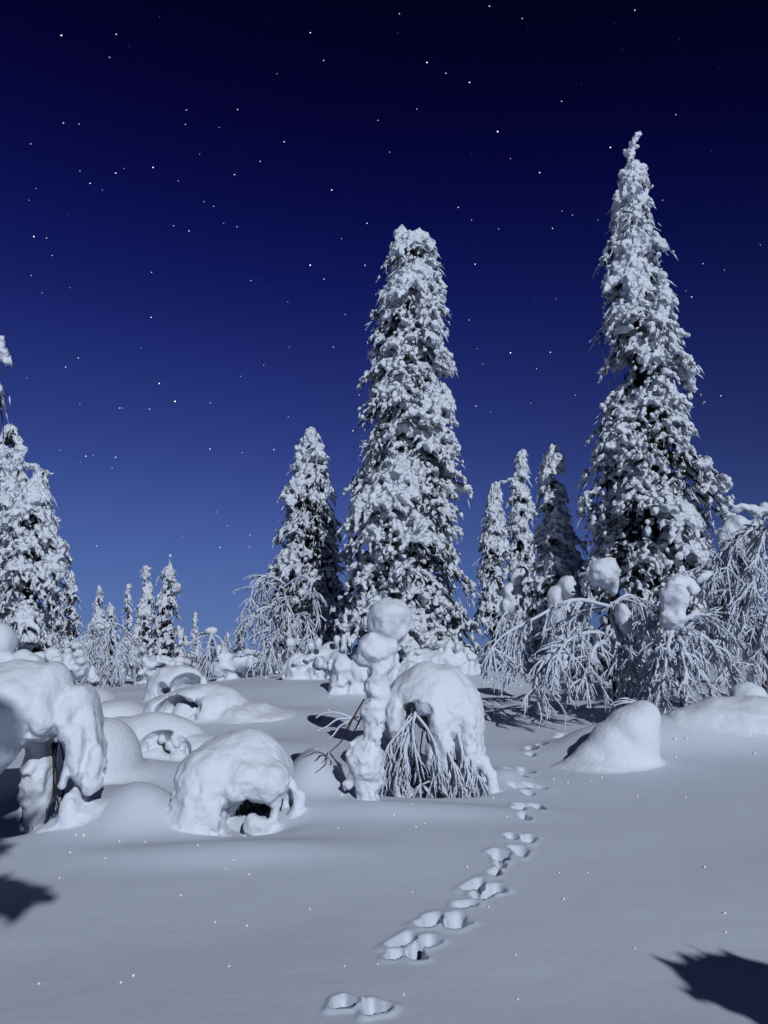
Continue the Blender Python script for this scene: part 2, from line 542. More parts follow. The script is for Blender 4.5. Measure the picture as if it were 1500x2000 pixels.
def carve(cv, name, voxel, origin, rough=((0.2, 0.03), (0.07, 0.012)), fillet=0.05, seed=1, drape=0.02, relax=2):
    lo, hi = cv.bounds()
    mg = 0.10 + 2.2 * fillet
    lo, hi = lo - mg, hi + 0.10
    hi[:2] += 2.0 * fillet
    dim = np.ceil((hi - lo) / voxel).astype(int) + 1
    ax = [lo[i] + voxel * np.arange(dim[i]) for i in range(3)]
    X, Yg, Z = np.meshgrid(*ax, indexing='ij')
    X, Yg, Z = X.astype(np.float32), Yg.astype(np.float32), Z.astype(np.float32)
    D = np.full(X.shape, 1.0, np.float32)
    def box(l, h):
        m_ = cv.k + 0.05 + 2 * voxel
        i0 = np.clip(((l - m_ - lo) / voxel).astype(int), 0, dim)
        i1 = np.clip(((h + m_ - lo) / voxel).astype(int) + 2, 0, dim)
        return tuple(slice(p, q) for p, q in zip(i0, i1))
    for o in cv.ops:
        if o[0] == 'e':
            c, r, Rm, cut = o[1:]
            e = np.sqrt(((Rm * r[None, :]) ** 2).sum(1))
            bx = box(c - e, c + e)
            dx, dy, dz_ = X[bx] - c[0], Yg[bx] - c[1], Z[bx] - c[2]
            if dx.size == 0:
                continue
            u = [(Rm[0, i] * dx + Rm[1, i] * dy + Rm[2, i] * dz_) / r[i] for i in range(3)]
            k0 = np.sqrt(u[0] ** 2 + u[1] ** 2 + u[2] ** 2) + 1e-6
            k1 = np.sqrt((u[0] / r[0]) ** 2 + (u[1] / r[1]) ** 2 + (u[2] / r[2]) ** 2) + 1e-6
            d = k0 * (k0 - 1) / k1
            if cut:
                D[bx] = -smin(-D[bx], d, cv.k * 0.7)
                continue
        else:
            p, q, r, s_, dep = o[1:]
            m_ = max(r, s_) * max(1, dep)
            bx = box(np.minimum(p, q) - m_, np.maximum(p, q) + m_)
            sc = np.array([1, 1 / dep, 1])
            a, b = p * sc, q * sc
            ab = b - a
            dx, dy, dz_ = X[bx] - a[0], Yg[bx] / dep - a[1], Z[bx] - a[2]
            t = np.clip((dx * ab[0] + dy * ab[1] + dz_ * ab[2]) / (ab @ ab + 1e-9), 0, 1)
            d = np.sqrt((dx - t * ab[0]) ** 2 + (dy - t * ab[1]) ** 2 + (dz_ - t * ab[2]) ** 2) - (r + (s_ - r) * t)
        D[bx] = smin(D[bx], d, cv.k)
    hgt = np.clip((Z - lo[2]) / (hi[2] - lo[2]), 0, 1)
    low = 0.35 + 0.65 * (1 - np.clip((hgt - 0.55) / 0.35, 0, 1))      # wind-smoothed top, rougher sides
    nr_ = np.abs(D) < 0.12 + voxel
    xs, ys, zz, lw = X[nr_], Yg[nr_], Z[nr_], low[nr_]
    dd = np.zeros(len(xs), np.float32)
    for n_, (size, amp) in enumerate(rough):
        dd += amp * vnoise(xs, ys, zz, size, seed * 7 + n_) * (lw if n_ else 1)
    if drape:
        dd += drape * vnoise(xs, ys, zz * 0.35, 0.09, seed * 7 + 5) * lw
    D[nr_] += dd
    if fillet:
        gh = ground_h(X[:, :, 0].ravel().astype(float), Yg[:, :, 0].ravel().astype(float), False).reshape(X.shape[:2])
        G = (Z - gh[:, :, None].astype(np.float32) + 0.006) * 0.95
        D = smin(D, G, fillet)
    # surface nets
    ins = D < 0
    c8 = [(i, j, k) for i in (0, 1) for j in (0, 1) for k in (0, 1)]
    sl = lambda A, i, j, k: A[i:A.shape[0] - 1 + i, j:A.shape[1] - 1 + j, k:A.shape[2] - 1 + k]
    cnt = sum(sl(ins, *c).astype(np.int8) for c in c8)
    act = (cnt > 0) & (cnt < 8)
    idx = np.argwhere(act)
    ids = np.full(act.shape, -1, np.int64)
    ids[act] = np.arange(len(idx))
    val = {c: D[idx[:, 0] + c[0], idx[:, 1] + c[1], idx[:, 2] + c[2]] for c in c8}
    acc = np.zeros((len(idx), 3)); num = np.zeros(len(idx))
    for c in c8:
        for axis in range(3):
            if c[axis] == 1:
                continue
            e = list(c); e[axis] = 1; e = tuple(e)
            va, vb = val[c], val[e]
            m_ = (va < 0) != (vb < 0)
            t = np.where(m_, va / np.where(m_, va - vb, 1), 0)
            p = np.tile(np.array(c, float), (len(idx), 1))
            p[:, axis] = t
            acc[m_] += p[m_]; num += m_
    V = lo + voxel * (idx + acc / num[:, None])
    quads = []
    for axis in range(3):
        o1, o2 = (axis + 1) % 3, (axis + 2) % 3
        sh = [slice(1, -1)] * 3
        A = np.take(ins, np.arange(ins.shape[axis] - 1), axis)
        B = np.take(ins, np.arange(1, ins.shape[axis]), axis)
        cr = np.argwhere(A != B)
        ok = (cr[:, o1] > 0) & (cr[:, o2] > 0) & (cr[:, o1] < ins.shape[o1] - 1) & (cr[:, o2] < ins.shape[o2] - 1)
        cr = cr[ok]
        flip = A[tuple(cr.T)]
        def g_(a, b):
            q = cr.copy(); q[:, o1] -= a; q[:, o2] -= b
            return ids[tuple(q.T)]
        Q = np.stack([g_(1, 1), g_(0, 1), g_(0, 0), g_(1, 0)], 1)
        Q[~flip] = Q[~flip][:, ::-1]
        quads.append(Q)
    Q = np.concatenate(quads)
    Q = Q[(Q >= 0).all(1)]
    for _ in range(relax):
        S_ = np.zeros_like(V); C_ = np.zeros(len(V))
        for i in range(4):
            np.add.at(S_, Q[:, i], V[Q[:, (i + 1) % 4]] + V[Q[:, (i + 3) % 4]])
            np.add.at(C_, Q[:, i], 2)
        V = 0.5 * V + 0.5 * S_ / np.maximum(C_, 1)[:, None]
    gv = ground_h(V[:, 0], V[:, 1], False)
    keep = (V[Q][:, :, 2] > gv[Q] - 0.05).any(1) & ~(V[Q][:, :, 2] < gv[Q] - 0.004).all(1)
    Q = Q[keep]
    used, inv = np.unique(Q, return_inverse=True)
    me = new_mesh(name, V[used] - np.asarray(origin), inv.reshape(-1, 4))
    smooth(me)
    return me

# ================================================================ spruces
SPR = 'snow-laden spruces'
def spruce(label, Y, base_py, prof, seed, lob=0.135, voxel=0.05, gap=0.10, dz=(0.26, 0.12), arc=0.62, heavy=0.15,
           leader=None, group=SPR, side=(0.34, 0.52, 0.70, 0.88), hang=(0.35, 0.65, 0.95, 1.2), needles=7):
    rng = np.random.default_rng(seed)
    prof = np.array(prof, float)
    P = np.array([at((l + r) / 2, py, Y) for py, l, r in prof])
    rad = np.array([max(0.05, (r - l) / 2 * mpp(Y, py) - lob * 1.05) for py, l, r in prof])
    zs, order = P[::-1, 2], slice(None, None, -1)
    cx = lambda z: np.interp(z, zs, P[order, 0])
    rz = lambda z: np.interp(z, zs, rad[order])
    base = np.array([P[-1, 0], Y, gz(P[-1, 0], Y)])
    top, bot = P[0, 2], base[2]
    root = thing('spruce_tree', label, 'tree', base, group)
    t = Tubes()
    hz = np.linspace(bot - 0.3, top - 0.1, 14)
    t.add(np.stack([cx(hz), np.full(14, Y), hz], 1), np.linspace(0.05 + 0.014 * (top - bot), 0.02, 14), 8)
    link('trunk', t.mesh('trunk', base), M_BARK, root)
    b = Blob(seed, 1, 0.14)
    dark = Tubes()
    sp, sv, sr = [], [], []
    rime = Tubes()
    rp, rv, rr_ = [], [], []
    tp, tv = [], []
    z = top - 0.10
    phase = 0.0
    UP = np.array([0, 0, 1.0])
    while z > bot + 0.02:
        Rz = max(0.08, float(rz(z)))
        n = max(3, int(round(2 * math.pi * Rz / (arc * (0.7 + 0.3 * min(1.6, Rz))))))
        phase += 2.4
        for q in range(n):
            if rng.random() < gap:
                continue
            a = phase + (q + rng.uniform(-.38, .38)) * 2 * math.pi / n
            zt = z + rng.uniform(-.28, .28)
            Lr = max(0.06, float(rz(zt)) * (1.0 + 0.16 * rng.standard_normal()) * (1 + 0.10 * math.sin(3 * a + zt * 1.9)))
            Lr = min(Lr, float(rz(zt)) * 1.2 + 0.05) * (1 + 0.26 * mnoise.noise(Vector((math.cos(a) * .9 + seed, math.sin(a) * .9, zt * 1.1))))
            out = np.array([math.cos(a), math.sin(a), 0])
            sd_ = np.array([-math.sin(a), math.cos(a), 0])
            drop = (0.25 + 0.72 * Lr) * rng.uniform(0.7, 1.3)
            zr = min(zt + drop, top)
            A = np.array([cx(zr), Y, zr])
            E = np.array([cx(zt), Y, zt]) + out * Lr
            n1 = mnoise.noise(Vector(E * 0.75) + Vector((seed, 0, 0)))
            n2 = mnoise.noise(Vector(E * 0.6) + Vector((0, seed, 9)))
            if rng.random() < max(0, n1 - 0.04) * 1.9 * min(1, Rz):
                continue
            s = lob * rng.uniform(0.72, 1.25) * (0.52 + 0.48 * min(1.25, Lr)) * (1 + 0.6 * n2)
            if rng.random() < heavy:
                s *= 1.4
            def pt(u):
                p = A + (E - A) * u
                p[2] = A[2] + (E[2] - A[2]) * u ** 1.5
                return p
            us = np.linspace(0, .92, 5)
            dark.add([pt(u) - UP * 0.05 for u in us], np.linspace(0.04, 0.014, 5) * (0.5 + Lr * 0.5), 4)
            for _ in range(needles):
                u = rng.uniform(0.08, 0.62)
                sp.append(pt(u) + sd_ * rng.normal() * 0.14 * (0.4 + Lr * 0.5) - UP * 0.05)
                d = -UP + out * rng.uniform(-.3, .4) + sd_ * rng.normal() * 0.35
                sv.append(d * rng.uniform(0.12, 0.30) * (0.4 + 0.6 * min(1.3, Lr)))
                sr.append(rng.uniform(.025, .05))
            for u in (0.22, 0.40, 0.58, 0.74, 0.88, 1.0):
                if rng.random() < 0.2:
                    continue
                p = pt(u)
                d = pt(u + 0.05) - pt(u - 0.05) + rng.normal(size=3) * 0.02
                f = rng.uniform(.75, 1.25) * (1.15 - 0.4 * u)
                b.lobe(p + rng.normal(size=3) * 0.05 + UP * 0.03, d, s * 1.1 * f, s * 0.9 * f, s * 0.8 * f)
            for u in side:
                for sg in (-1, 1):
                    if rng.random() < 0.10:
                        continue
                    wd = (0.08 + 0.30 * min(Lr, 1.7) * (1.15 - 0.6 * u)) * rng.uniform(.7, 1.3)
                    dirv = sd_ * sg + out * rng.uniform(.15, .8)
                    dirv = dirv / np.linalg.norm(dirv)
                    fall = rng.uniform(.45, 1.3)
                    p = pt(u)
                    for kx in hang:
                        f = rng.uniform(.55, 1.05) * (1.15 - 0.36 * kx)
                        c = p + dirv * wd * kx - UP * (fall * wd * kx * kx) + rng.normal(size=3) * 0.035
                        tang = dirv - UP * 2 * fall * kx
                        b.lobe(c, tang, s * 1.1 * f, s * 0.84 * f, s * 0.76 * f)
                    if kx and rng.random() < .6:
                        tp.append(p); tv.append(c - p)
                    if rng.random() < 0.5:
                        rp.append(c); rv.append((dirv * .5 - UP * rng.uniform(.5, 1.2)) * rng.uniform(.10, .30)); rr_.append(rng.uniform(.012, .022))
            if rng.random() < 0.7:
                rp.append(E + rng.normal(size=3) * 0.05)
                rv.append((out * rng.uniform(.2, .9) - UP * rng.uniform(.5, 1.2) + sd_ * rng.normal() * .4) * rng.uniform(.15, .34)); rr_.append(.026)
        z -= dz[0] + dz[1] * Rz
    if leader:
        for (lx, ly, rx, ry) in leader:
            b.px(lx, ly, Y, rx, ry, (rx + ry) * .5)
    dark.spikes(sp, sv, np.array(sr))
    hv = len(tp) // 4
    dark.spikes(tp[hv:], tv[hv:], np.full(len(tp) - hv, 0.017))
    rime.spikes(tp[:hv], tv[:hv], np.full(hv, 0.017))
    o_crown = o = link('crown', dark.mesh('crown', base), M_NEEDLE, root)
    o['kind'] = 'stuff'
    sn = fuse(b, 'snow_cover', voxel, 1, ((0.16, 0.07), (0.06, 0.05)), 0, base)
    link('snow_cover', sn, M_TREE, root)
    rime.spikes(rp, rv, np.array(rr_))
    ft = link('frosted_twigs', rime.mesh('frosted_twigs', base), M_RIME, o_crown)
    ft['kind'] = 'stuff'
    return root

spruce('tall thick spruce with a blunt top in the middle of the picture', 22, 1308,
       [(462, 778, 838), (480, 760, 850), (520, 750, 864), (600, 722, 872), (700, 716, 874), (800, 706, 880), (900, 700, 888),
        (960, 688, 898), (1050, 680, 910), (1100, 674, 905), (1200, 664, 918), (1300, 655, 930)], 11,
       leader=[(784, 446, 9, 9), (778, 456, 12, 10), (792, 462, 12, 14), (815, 456, 13, 9), (830, 464, 14, 12), (842, 478, 9, 12), (805, 474, 14, 14), (768, 482, 9, 12)])
spruce('tallest spruce with a crooked knobbly tip at the right', 18, 1340,
       [(322, 1222, 1252), (345, 1210, 1262), (400, 1194, 1279), (450, 1192, 1284), (520, 1177, 1297), (580, 1178, 1304),
        (650, 1166, 1328), (750, 1152, 1342), (800, 1180, 1350), (870, 1152, 1368), (960, 1134, 1392), (1050, 1140, 1408), (1150, 1146, 1412),
        (1250, 1150, 1405), (1340, 1160, 1400)], 23, lob=0.122, voxel=0.045,
       leader=[(1246, 264, 9, 8), (1240, 272, 8, 8), (1234, 284, 8, 12), (1245, 288, 4, 6), (1224, 298, 9, 8), (1233, 302, 9, 10), (1231, 318, 9, 14), (1242, 325, 9, 12), (1259, 330, 6, 11), (1236, 340, 16, 20), (1215, 338, 9, 9), (1256, 348, 8, 10)])
spruce('slender spruce with a hooked top next to the blunt-topped spruce', 26, 1302,
       [(842, 602, 618), (870, 585, 632), (885, 574, 640), (930, 562, 650), (1000, 542, 660), (1100, 526, 672), (1200, 512, 690), (1302, 520, 690)], 37,
       lob=0.12, voxel=0.052, needles=5, hang=(.45, .8, 1.15), leader=[(610, 850, 10, 11), (596, 862, 14, 10), (581, 876, 9, 10), (612, 876, 12, 20)])
spruce('narrow spruce with a hooked twig on top behind the white birch twigs', 30, 1295,
       [(945, 960, 975), (990, 945, 985), (1050, 932, 995), (1150, 928, 1000), (1295, 925, 1010)], 41, lob=0.115, voxel=0.055, needles=4,
       leader=[(968, 950, 10, 9), (982, 942, 9, 5), (996, 936, 7, 4)])
spruce('brightly lit narrow spruce with a white knob on top', 31, 1290,
       [(888, 1008, 1028), (930, 998, 1036), (1000, 990, 1044), (1100, 984, 1050), (1290, 975, 1060)], 43, lob=0.115, voxel=0.055, needles=4,
       leader=[(1017, 896, 14, 12), (1017, 915, 12, 14)])
spruce('shaded spruce with a thin pointed leader beside the tallest spruce', 20.5, 1310,
       [(880, 1073, 1084), (910, 1052, 1108), (960, 1044, 1112), (1000, 1040, 1124), (1100, 1032, 1138), (1300, 1030, 1148)], 47, lob=0.115, voxel=0.055, needles=6,
       leader=[(1078, 873, 4, 10), (1079, 890, 7, 12)])
spruce('broad bushy spruce at the left edge', 20, 1290,
       [(925, 72, 84), (960, 50, 100), (1000, 22, 110), (1060, 6, 124), (1130, -10, 128), (1200, -10, 112), (1290, -10, 110)], 53, lob=0.12, voxel=0.05, needles=6,
       leader=[(78, 935, 7, 14)])
spruce('dark spruce cut by the left picture edge with a long twig sticking out', 22, 1290,
       [(832, 12, 26), (870, -12, 48), (910, -40, 44), (1000, -60, 60), (1150, -80, 70), (1290, -80, 80)], 59, lob=0.12, voxel=0.062, needles=6,
       leader=[(20, 842, 8, 10), (36, 862, 12, 9), (46, 880, 9, 10), (62, 910, 18, 8), (84, 922, 16, 5), (100, 926, 9, 3)])
spruce('near spruce outside the left edge with one snowy branch tip reaching in', 10, 1400,
       [(380, -150, -120), (500, -200, -80), (650, -230, -15), (700, -240, -8), (760, -250, -15), (900, -280, -40), (1100, -300, -60), (1250, -310, -75), (1400, -310, -75)], 61,
       lob=0.10, voxel=0.07, needles=4, leader=[(-8, 662, 28, 9), (-2, 690, 24, 16), (14, 705, 12, 16), (-6, 756, 16, 16)])
small = [
    ('small spruce with drooping tips beside the broad bushy spruce', 34, 1300, [(1120, 134, 146), (1160, 118, 158), (1220, 108, 160), (1300, 100, 170)]),
    ('little distant spruce standing alone left of the far pair', 46, 1300, [(1148, 190, 200), (1190, 178, 208), (1250, 170, 220), (1300, 170, 225)]),
    ('thin distant spruce just left of the far pair', 42, 1305, [(1142, 246, 258), (1180, 240, 262), (1240, 238, 262), (1305, 232, 268)]),
    ('distant spruce with a flat crosswise cap, left one of the far pair', 36, 1312, [(1107, 280, 292), (1140, 274, 300), (1200, 262, 304), (1312, 250, 312)]),
    ('distant spruce with a beaded tip, right one of the far pair', 34, 1316, [(1110, 322, 342), (1135, 305, 348), (1180, 302, 352), (1240, 290, 355), (1316, 280, 356)]),
    ('tiny distant spruce with a forked twig on its tip', 48, 1296, [(1200, 378, 386), (1230, 372, 392), (1296, 366, 398)]),
    ('small spruce half hidden by the grey fuzzy thicket', 38, 1300, [(1185, 212, 222), (1220, 200, 232), (1300, 192, 244)]),
    ('low wide young spruce right behind the small snow arch', 30, 1322, [(1228, 346, 360), (1260, 334, 374), (1322, 326, 384)]),
    ('tiny spruce between the umbrella bush and the knob-topped spruce', 46, 1296, [(1240, 440, 450), (1262, 434, 456), (1296, 428, 462)]),
    ('small spruce close to the right flank of the broad bushy spruce', 27, 1300, [(1172, 100, 114), (1210, 88, 128), (1300, 80, 138)]),
    ('low young spruce in front of the far pair', 31, 1322, [(1216, 262, 276), (1250, 250, 290), (1322, 240, 300)]),
    ('tiny distant spruce with a round knob at the horizon', 44, 1292, [(1224, 464, 476), (1250, 455, 484), (1292, 446, 492)]),
]
lead = [[(140, 1126, 8, 8)], [(195, 1156, 4, 8)], [(252, 1147, 6, 6)], [(286, 1111, 13, 4), (287, 1122, 6, 9)],
        [(332, 1086, 4, 4), (331, 1096, 3, 4), (333, 1105, 5, 6), (328, 1120, 14, 14), (343, 1150, 12, 14)], [(381, 1201, 3, 8)], [(217, 1192, 5, 7)], [(353, 1234, 7, 7)], [(445, 1245, 5, 5)], [(107, 1178, 6, 7)], [(269, 1222, 6, 7)], [(470, 1228, 6, 6)]]
for q, (lb, Y, by, pr) in enumerate(small):
    spruce(lb, Y, by, pr, 71 + q, lob=0.13, voxel=0.06, needles=4, leader=lead[q], side=(.4,.8), hang=(.6,1.1), dz=(0.34, 0.10), group='small distant spruces')


# ================================================================ frosted birches
def frond(T, P0, P1dir, Ln, r, depth, rng, droop=0.5, nseg=6, kids=3, wild=0.25, dk=None):
    p = np.array(P0, float)
    d = np.array(P1dir, float); d /= np.linalg.norm(d)
    pts = [p.copy()]
    st = Ln / nseg
    for s_ in range(nseg):
        d = d + np.array([0, 0, -droop / nseg]) + rng.normal(size=3) * wild / nseg
        d /= np.linalg.norm(d)
        p = p + d * st
        pts.append(p.copy())
    pts = np.array(pts)
    rr = np.linspace(r, r * 0.45, nseg + 1) * (1 + 0.22 * rng.standard_normal(nseg + 1))
    rr[-1] *= 0.6
    T.add(pts, np.maximum(rr, r * 0.3), 5)
    m_ = 2 * nseg
    q = rng.integers(0, nseg, m_)
    f = rng.random((m_, 1))
    T.fz.append((pts[q] * (1 - f) + pts[q + 1] * f, rng.normal(size=(m_, 3)) * r * 1.1 + np.array([0, 0, -r * .3]), np.full(m_, r * 0.42)))
    if depth > 0:
        for _ in range(kids):
            q = rng.integers(1, nseg)
            dd = pts[q + 1] - pts[q]
            dd /= np.linalg.norm(dd)
            side = np.cross(dd, rng.normal(size=3)); side /= np.linalg.norm(side) + 1e-9
            frond(T, pts[q], dd + side * rng.uniform(.45, .95), Ln * rng.uniform(.4, .7), r * 0.72, depth - 1, rng, droop, max(4, nseg - 1), kids, wild)
def bough(T, pts, Y, rng, r0=0.05, twigs=10, tl=0.45, depth=1, droop=0.9, kids=3, sub=0.55, spread=0.6):
    """snow-covered bough through photograph points (px, py, dY), with hanging twigs"""
    P = spline([at(a, b, Y + c) for a, b, c in pts], 16)
    r = np.linspace(r0, r0 * 0.35, 16) * (1 + 0.15 * rng.standard_normal(16))
    T.add(P, r, 7)
    for q in range(twigs):
        i = rng.integers(2, 16)
        d = P[min(i, 15)] - P[i - 1]
        d /= np.linalg.norm(d) + 1e-9
        d = d * rng.uniform(.3, 1.0) + rng.normal(size=3) * spread + np.array([0, 0, -0.25])
        frond(T, P[min(i, 15)], d, tl * rng.uniform(.6, 1.3), r0 * sub, depth, rng, droop, 6, kids)
    return P
def birch(label, Y, base_px, stems, boughs, seed, cap=(), r0=0.05, twigs=10, tl=0.45, depth=1, droop=0.9, kids=3, capvox=0.03, group='frosted birches', sub=0.55, spread=0.6, name='birch_tree'):
    rng = np.random.default_rng(seed)
    p = at(base_px[0], base_px[1], Y)
    base = np.array([p[0], Y, gz(p[0], Y)])
    root = thing(name, label, 'tree', base, group)
    if stems:
        t = Tubes()
        for st in stems:
            q = [at(a, b, Y + c) for a, b, c, _ in st]
            q[0][2] = gz(q[0][0], q[0][1]) - 0.15
            n = 10
            t.add(spline(q, n), np.interp(np.linspace(0, 1, n), np.linspace(0, 1, len(st)), [s[3] for s in st]), 7)
        link('trunk', t.mesh('trunk', base), M_BARK, root)
    for bo in boughs:
        t = Tubes()
        bough(t, bo, Y, rng, r0, twigs, tl, depth, droop, kids, sub, spread)
        o = link('bough', t.mesh('bough', base), M_RIME, root)
        o['kind'] = 'stuff'
    for c in cap:
        b = Carve(0.05)
        for e in c:
            b.px(e[0], e[1], Y + e[2], e[3], e[4], e[5] if len(e) > 5 else None, e[6] if len(e) > 6 else 0)
        link('snow_cap', carve(b, 'snow_cap', capvox * .7, base, ((.2, .05), (.08, .03)), 0, seed, .01), M_CRUST, root)
    return root

birch('young birch with a round snow cap and long white drooping boughs', 13.5, (1205, 1392),
      [[(1208, 1392, 0, .035), (1198, 1330, 0, .03), (1190, 1250, 0, .025), (1190, 1160, 0, .02)],
       [(1222, 1394, .1, .035), (1212, 1320, .1, .03), (1205, 1220, .1, .02)]],
      [[(1195, 1185, 0), (1120, 1172, -.2), (1040, 1210, -.5), (978, 1245, -.7), (945, 1292, -.8)],
       [(1190, 1190, 0), (1135, 1195, .3), (1080, 1225, .5), (1030, 1250, .6), (1000, 1290, .7)],
       [(1185, 1285, 0), (1130, 1262, -.4), (1080, 1272, -.8), (1052, 1310, -1.0), (1045, 1342, -1.1)],
       [(1190, 1240, 0), (1150, 1235, -.5), (1105, 1255, -1.0), (1080, 1300, -1.2)],
       [(1198, 1180, 0), (1228, 1162, .2), (1255, 1185, .3), (1264, 1230, .3)],
       [(1200, 1260, 0), (1225, 1262, -.4), (1240, 1295, -.6), (1246, 1345, -.7)],
       [(1192, 1200, 0), (1205, 1240, -.3), (1213, 1300, -.5), (1216, 1350, -.5)],
       [(1190, 1250, 0), (1165, 1260, -.5), (1150, 1300, -.8), (1145, 1330, -.9)]], 5,
      cap=[[(1181, 1118, 0, 29, 29), (1165, 1125, 0, 14, 20), (1198, 1145, 0, 10, 20)], [(1216, 1205, -.3, 15, 28), (1222, 1225, -.3, 12, 18)], [(1208, 1350, .1, 13, 22)]],
      r0=0.042, twigs=24, tl=0.5, depth=2, kids=2, sub=.55)
birch('bent birch with a hanging snow sleeve over fingered white twigs', 12.2, (1335, 1400),
      [[(1335, 1400, .2, .04), (1330, 1320, .2, .035), (1318, 1240, .1, .03)]],
      [[(1316, 1225, 0), (1296, 1245, -.2), (1275, 1300, -.4), (1264, 1380, -.5)],
       [(1316, 1225, 0), (1306, 1255, -.5), (1300, 1300, -.8), (1292, 1350, -.9)],
       [(1318, 1225, 0), (1340, 1250, -.4), (1365, 1300, -.6), (1395, 1350, -.7)],
       [(1318, 1228, 0), (1335, 1265, -.7), (1340, 1320, -1.0), (1345, 1385, -1.0)],
       [(1325, 1225, 0), (1370, 1240, -.2), (1410, 1280, -.3), (1440, 1340, -.3)],
       [(1330, 1215, 0), (1360, 1200, 0), (1400, 1215, .1), (1430, 1260, .1)]], 6,
      cap=[[(1318, 1165, -.1, 28, 32), (1312, 1205, -.1, 22, 26), (1330, 1140, 0, 26, 14), (1350, 1150, 0, 16, 16), (1375, 1128, .1, 20, 9, 12, 35)]],
      r0=0.046, twigs=20, tl=0.42, depth=2, kids=2, sub=0.55)
birch('dense overhanging birch thicket with snow rolls on top at the right edge', 12.8, (1480, 1390),
      [[(1490, 1400, .3, .05), (1495, 1250, .3, .045), (1470, 1100, .2, .03), (1440, 1050, 0, .02)], [(1462, 1370, 0, .015), (1464, 1320, 0, .012), (1440, 1300, 0, .01), (1425, 1316, 0, .01)]],
      [[(1500, 1180, 0), (1440, 1110, 0), (1405, 1100, -.2), (1380, 1130, -.3)],
       [(1500, 1120, 0), (1450, 1060, 0), (1415, 1070, -.2), (1395, 1110, -.3)],
       [(1520, 1060, 0), (1480, 1030, -.2), (1440, 1060, -.4), (1420, 1110, -.5)],
       [(1530, 1100, 0), (1490, 1090, -.3), (1455, 1130, -.5), (1430, 1200, -.6)],
       [(1530, 1160, 0), (1490, 1150, -.3), (1450, 1190, -.5), (1410, 1250, -.6)],
       [(1530, 1130, 0), (1500, 1120, .4), (1460, 1170, .4), (1440, 1240, .3)],
       [(1500, 1220, 0), (1460, 1190, 0), (1410, 1200, 0), (1372, 1225, -.1)],
       [(1530, 1230, 0), (1490, 1230, -.3), (1450, 1260, -.4), (1420, 1300, -.5)],
       [(1545, 1020, 0), (1510, 1020, -.4), (1480, 1080, -.6), (1470, 1150, -.7)],
       [(1540, 1200, 0), (1510, 1190, -.5), (1490, 1230, -.6), (1475, 1300, -.7)],
       [(1470, 1050, .1), (1450, 1080, .2), (1425, 1140, .2), (1400, 1180, .2)]], 7,
      cap=[[(1440, 1032, 0, 34, 22, 26, 14), (1418, 1050, 0, 14, 18), (1465, 1030, 0, 22, 16)], [(1440, 996, .3, 9, 7), (1452, 990, .3, 10, 6), (1468, 990, .3, 10, 6), (1480, 1000, .3, 9, 10), (1494, 990, .3, 12, 12), (1504, 1000, .3, 10, 16)],
           [(1488, 1045, -.2, 22, 18), (1465, 1075, -.2, 14, 24)]],
      r0=0.040, twigs=38, tl=0.42, depth=2, kids=2, droop=.8, sub=0.52)
birch('drooping birch with thin white twigs left of the hook-topped spruce', 24.5, (560, 1300),
      [[(566, 1305, 0, .05), (560, 1230, 0, .04), (552, 1150, 0, .03)]],
      [[(556, 1140, 0), (525, 1124, -.3), (498, 1140, -.4), (486, 1190, -.5)],
       [(556, 1150, 0), (530, 1140, .3), (512, 1165, .5), (505, 1215, .5)],
       [(556, 1145, 0), (590, 1125, -.6), (612, 1145, -.8), (622, 1200, -.9)],
       [(558, 1200, 0), (520, 1185, -.3), (492, 1205, -.4), (482, 1225, -.5)],
       [(558, 1200, 0), (530, 1210, -.8), (515, 1250, -1.0), (508, 1290, -1.1)],
       [(560, 1210, 0), (590, 1200, -.8), (605, 1230, -1.1), (612, 1280, -1.2)],
       [(556, 1160, 0), (560, 1180, -1.0), (565, 1230, -1.5), (570, 1280, -1.6)],
       [(560, 1240, 0), (540, 1230, -.8), (530, 1260, -1.1), (528, 1300, -1.2)]], 8, r0=0.045, twigs=20, tl=0.7, depth=2, kids=2, sub=0.55)
birch('grey fuzzy frosted thicket with a small snow hat at the left', 26, (185, 1320),
      [[(186, 1322, 0, .05), (184, 1280, 0, .04), (180, 1230, 0, .03)], [(215, 1320, .3, .05), (215, 1250, .3, .04), (218, 1210, .3, .03)]],
      [[(178, 1240, 0), (160, 1245, -.3), (148, 1275, -.4), (140, 1320, -.4)],
       [(178, 1240, 0), (190, 1250, -.3), (200, 1280, -.4), (206, 1320, -.4)],
       [(216, 1215, .3), (196, 1225, .2), (184, 1255, .1), (178, 1300, 0)],
       [(216, 1215, .3), (240, 1225, .2), (256, 1260, .1), (262, 1305, 0)],
       [(216, 1215, .3), (222, 1235, -.4), (228, 1270, -.6), (232, 1315, -.6)],
       [(216, 1225, .3), (206, 1245, -.4), (210, 1280, -.6), (212, 1315, -.6)],
       [(178, 1250, 0), (172, 1265, -.5), (168, 1290, -.7), (165, 1325, -.7)]], 9,
      cap=[[(158, 1262, -.2, 20, 9), (168, 1270, -.2, 10, 8)], [(200, 1224, .2, 16, 7)], [(180, 1310, -.9, 8, 10), (182, 1325, -.9, 10, 10)]], r0=0.032, twigs=18, tl=0.75, depth=1, kids=4, sub=0.6)
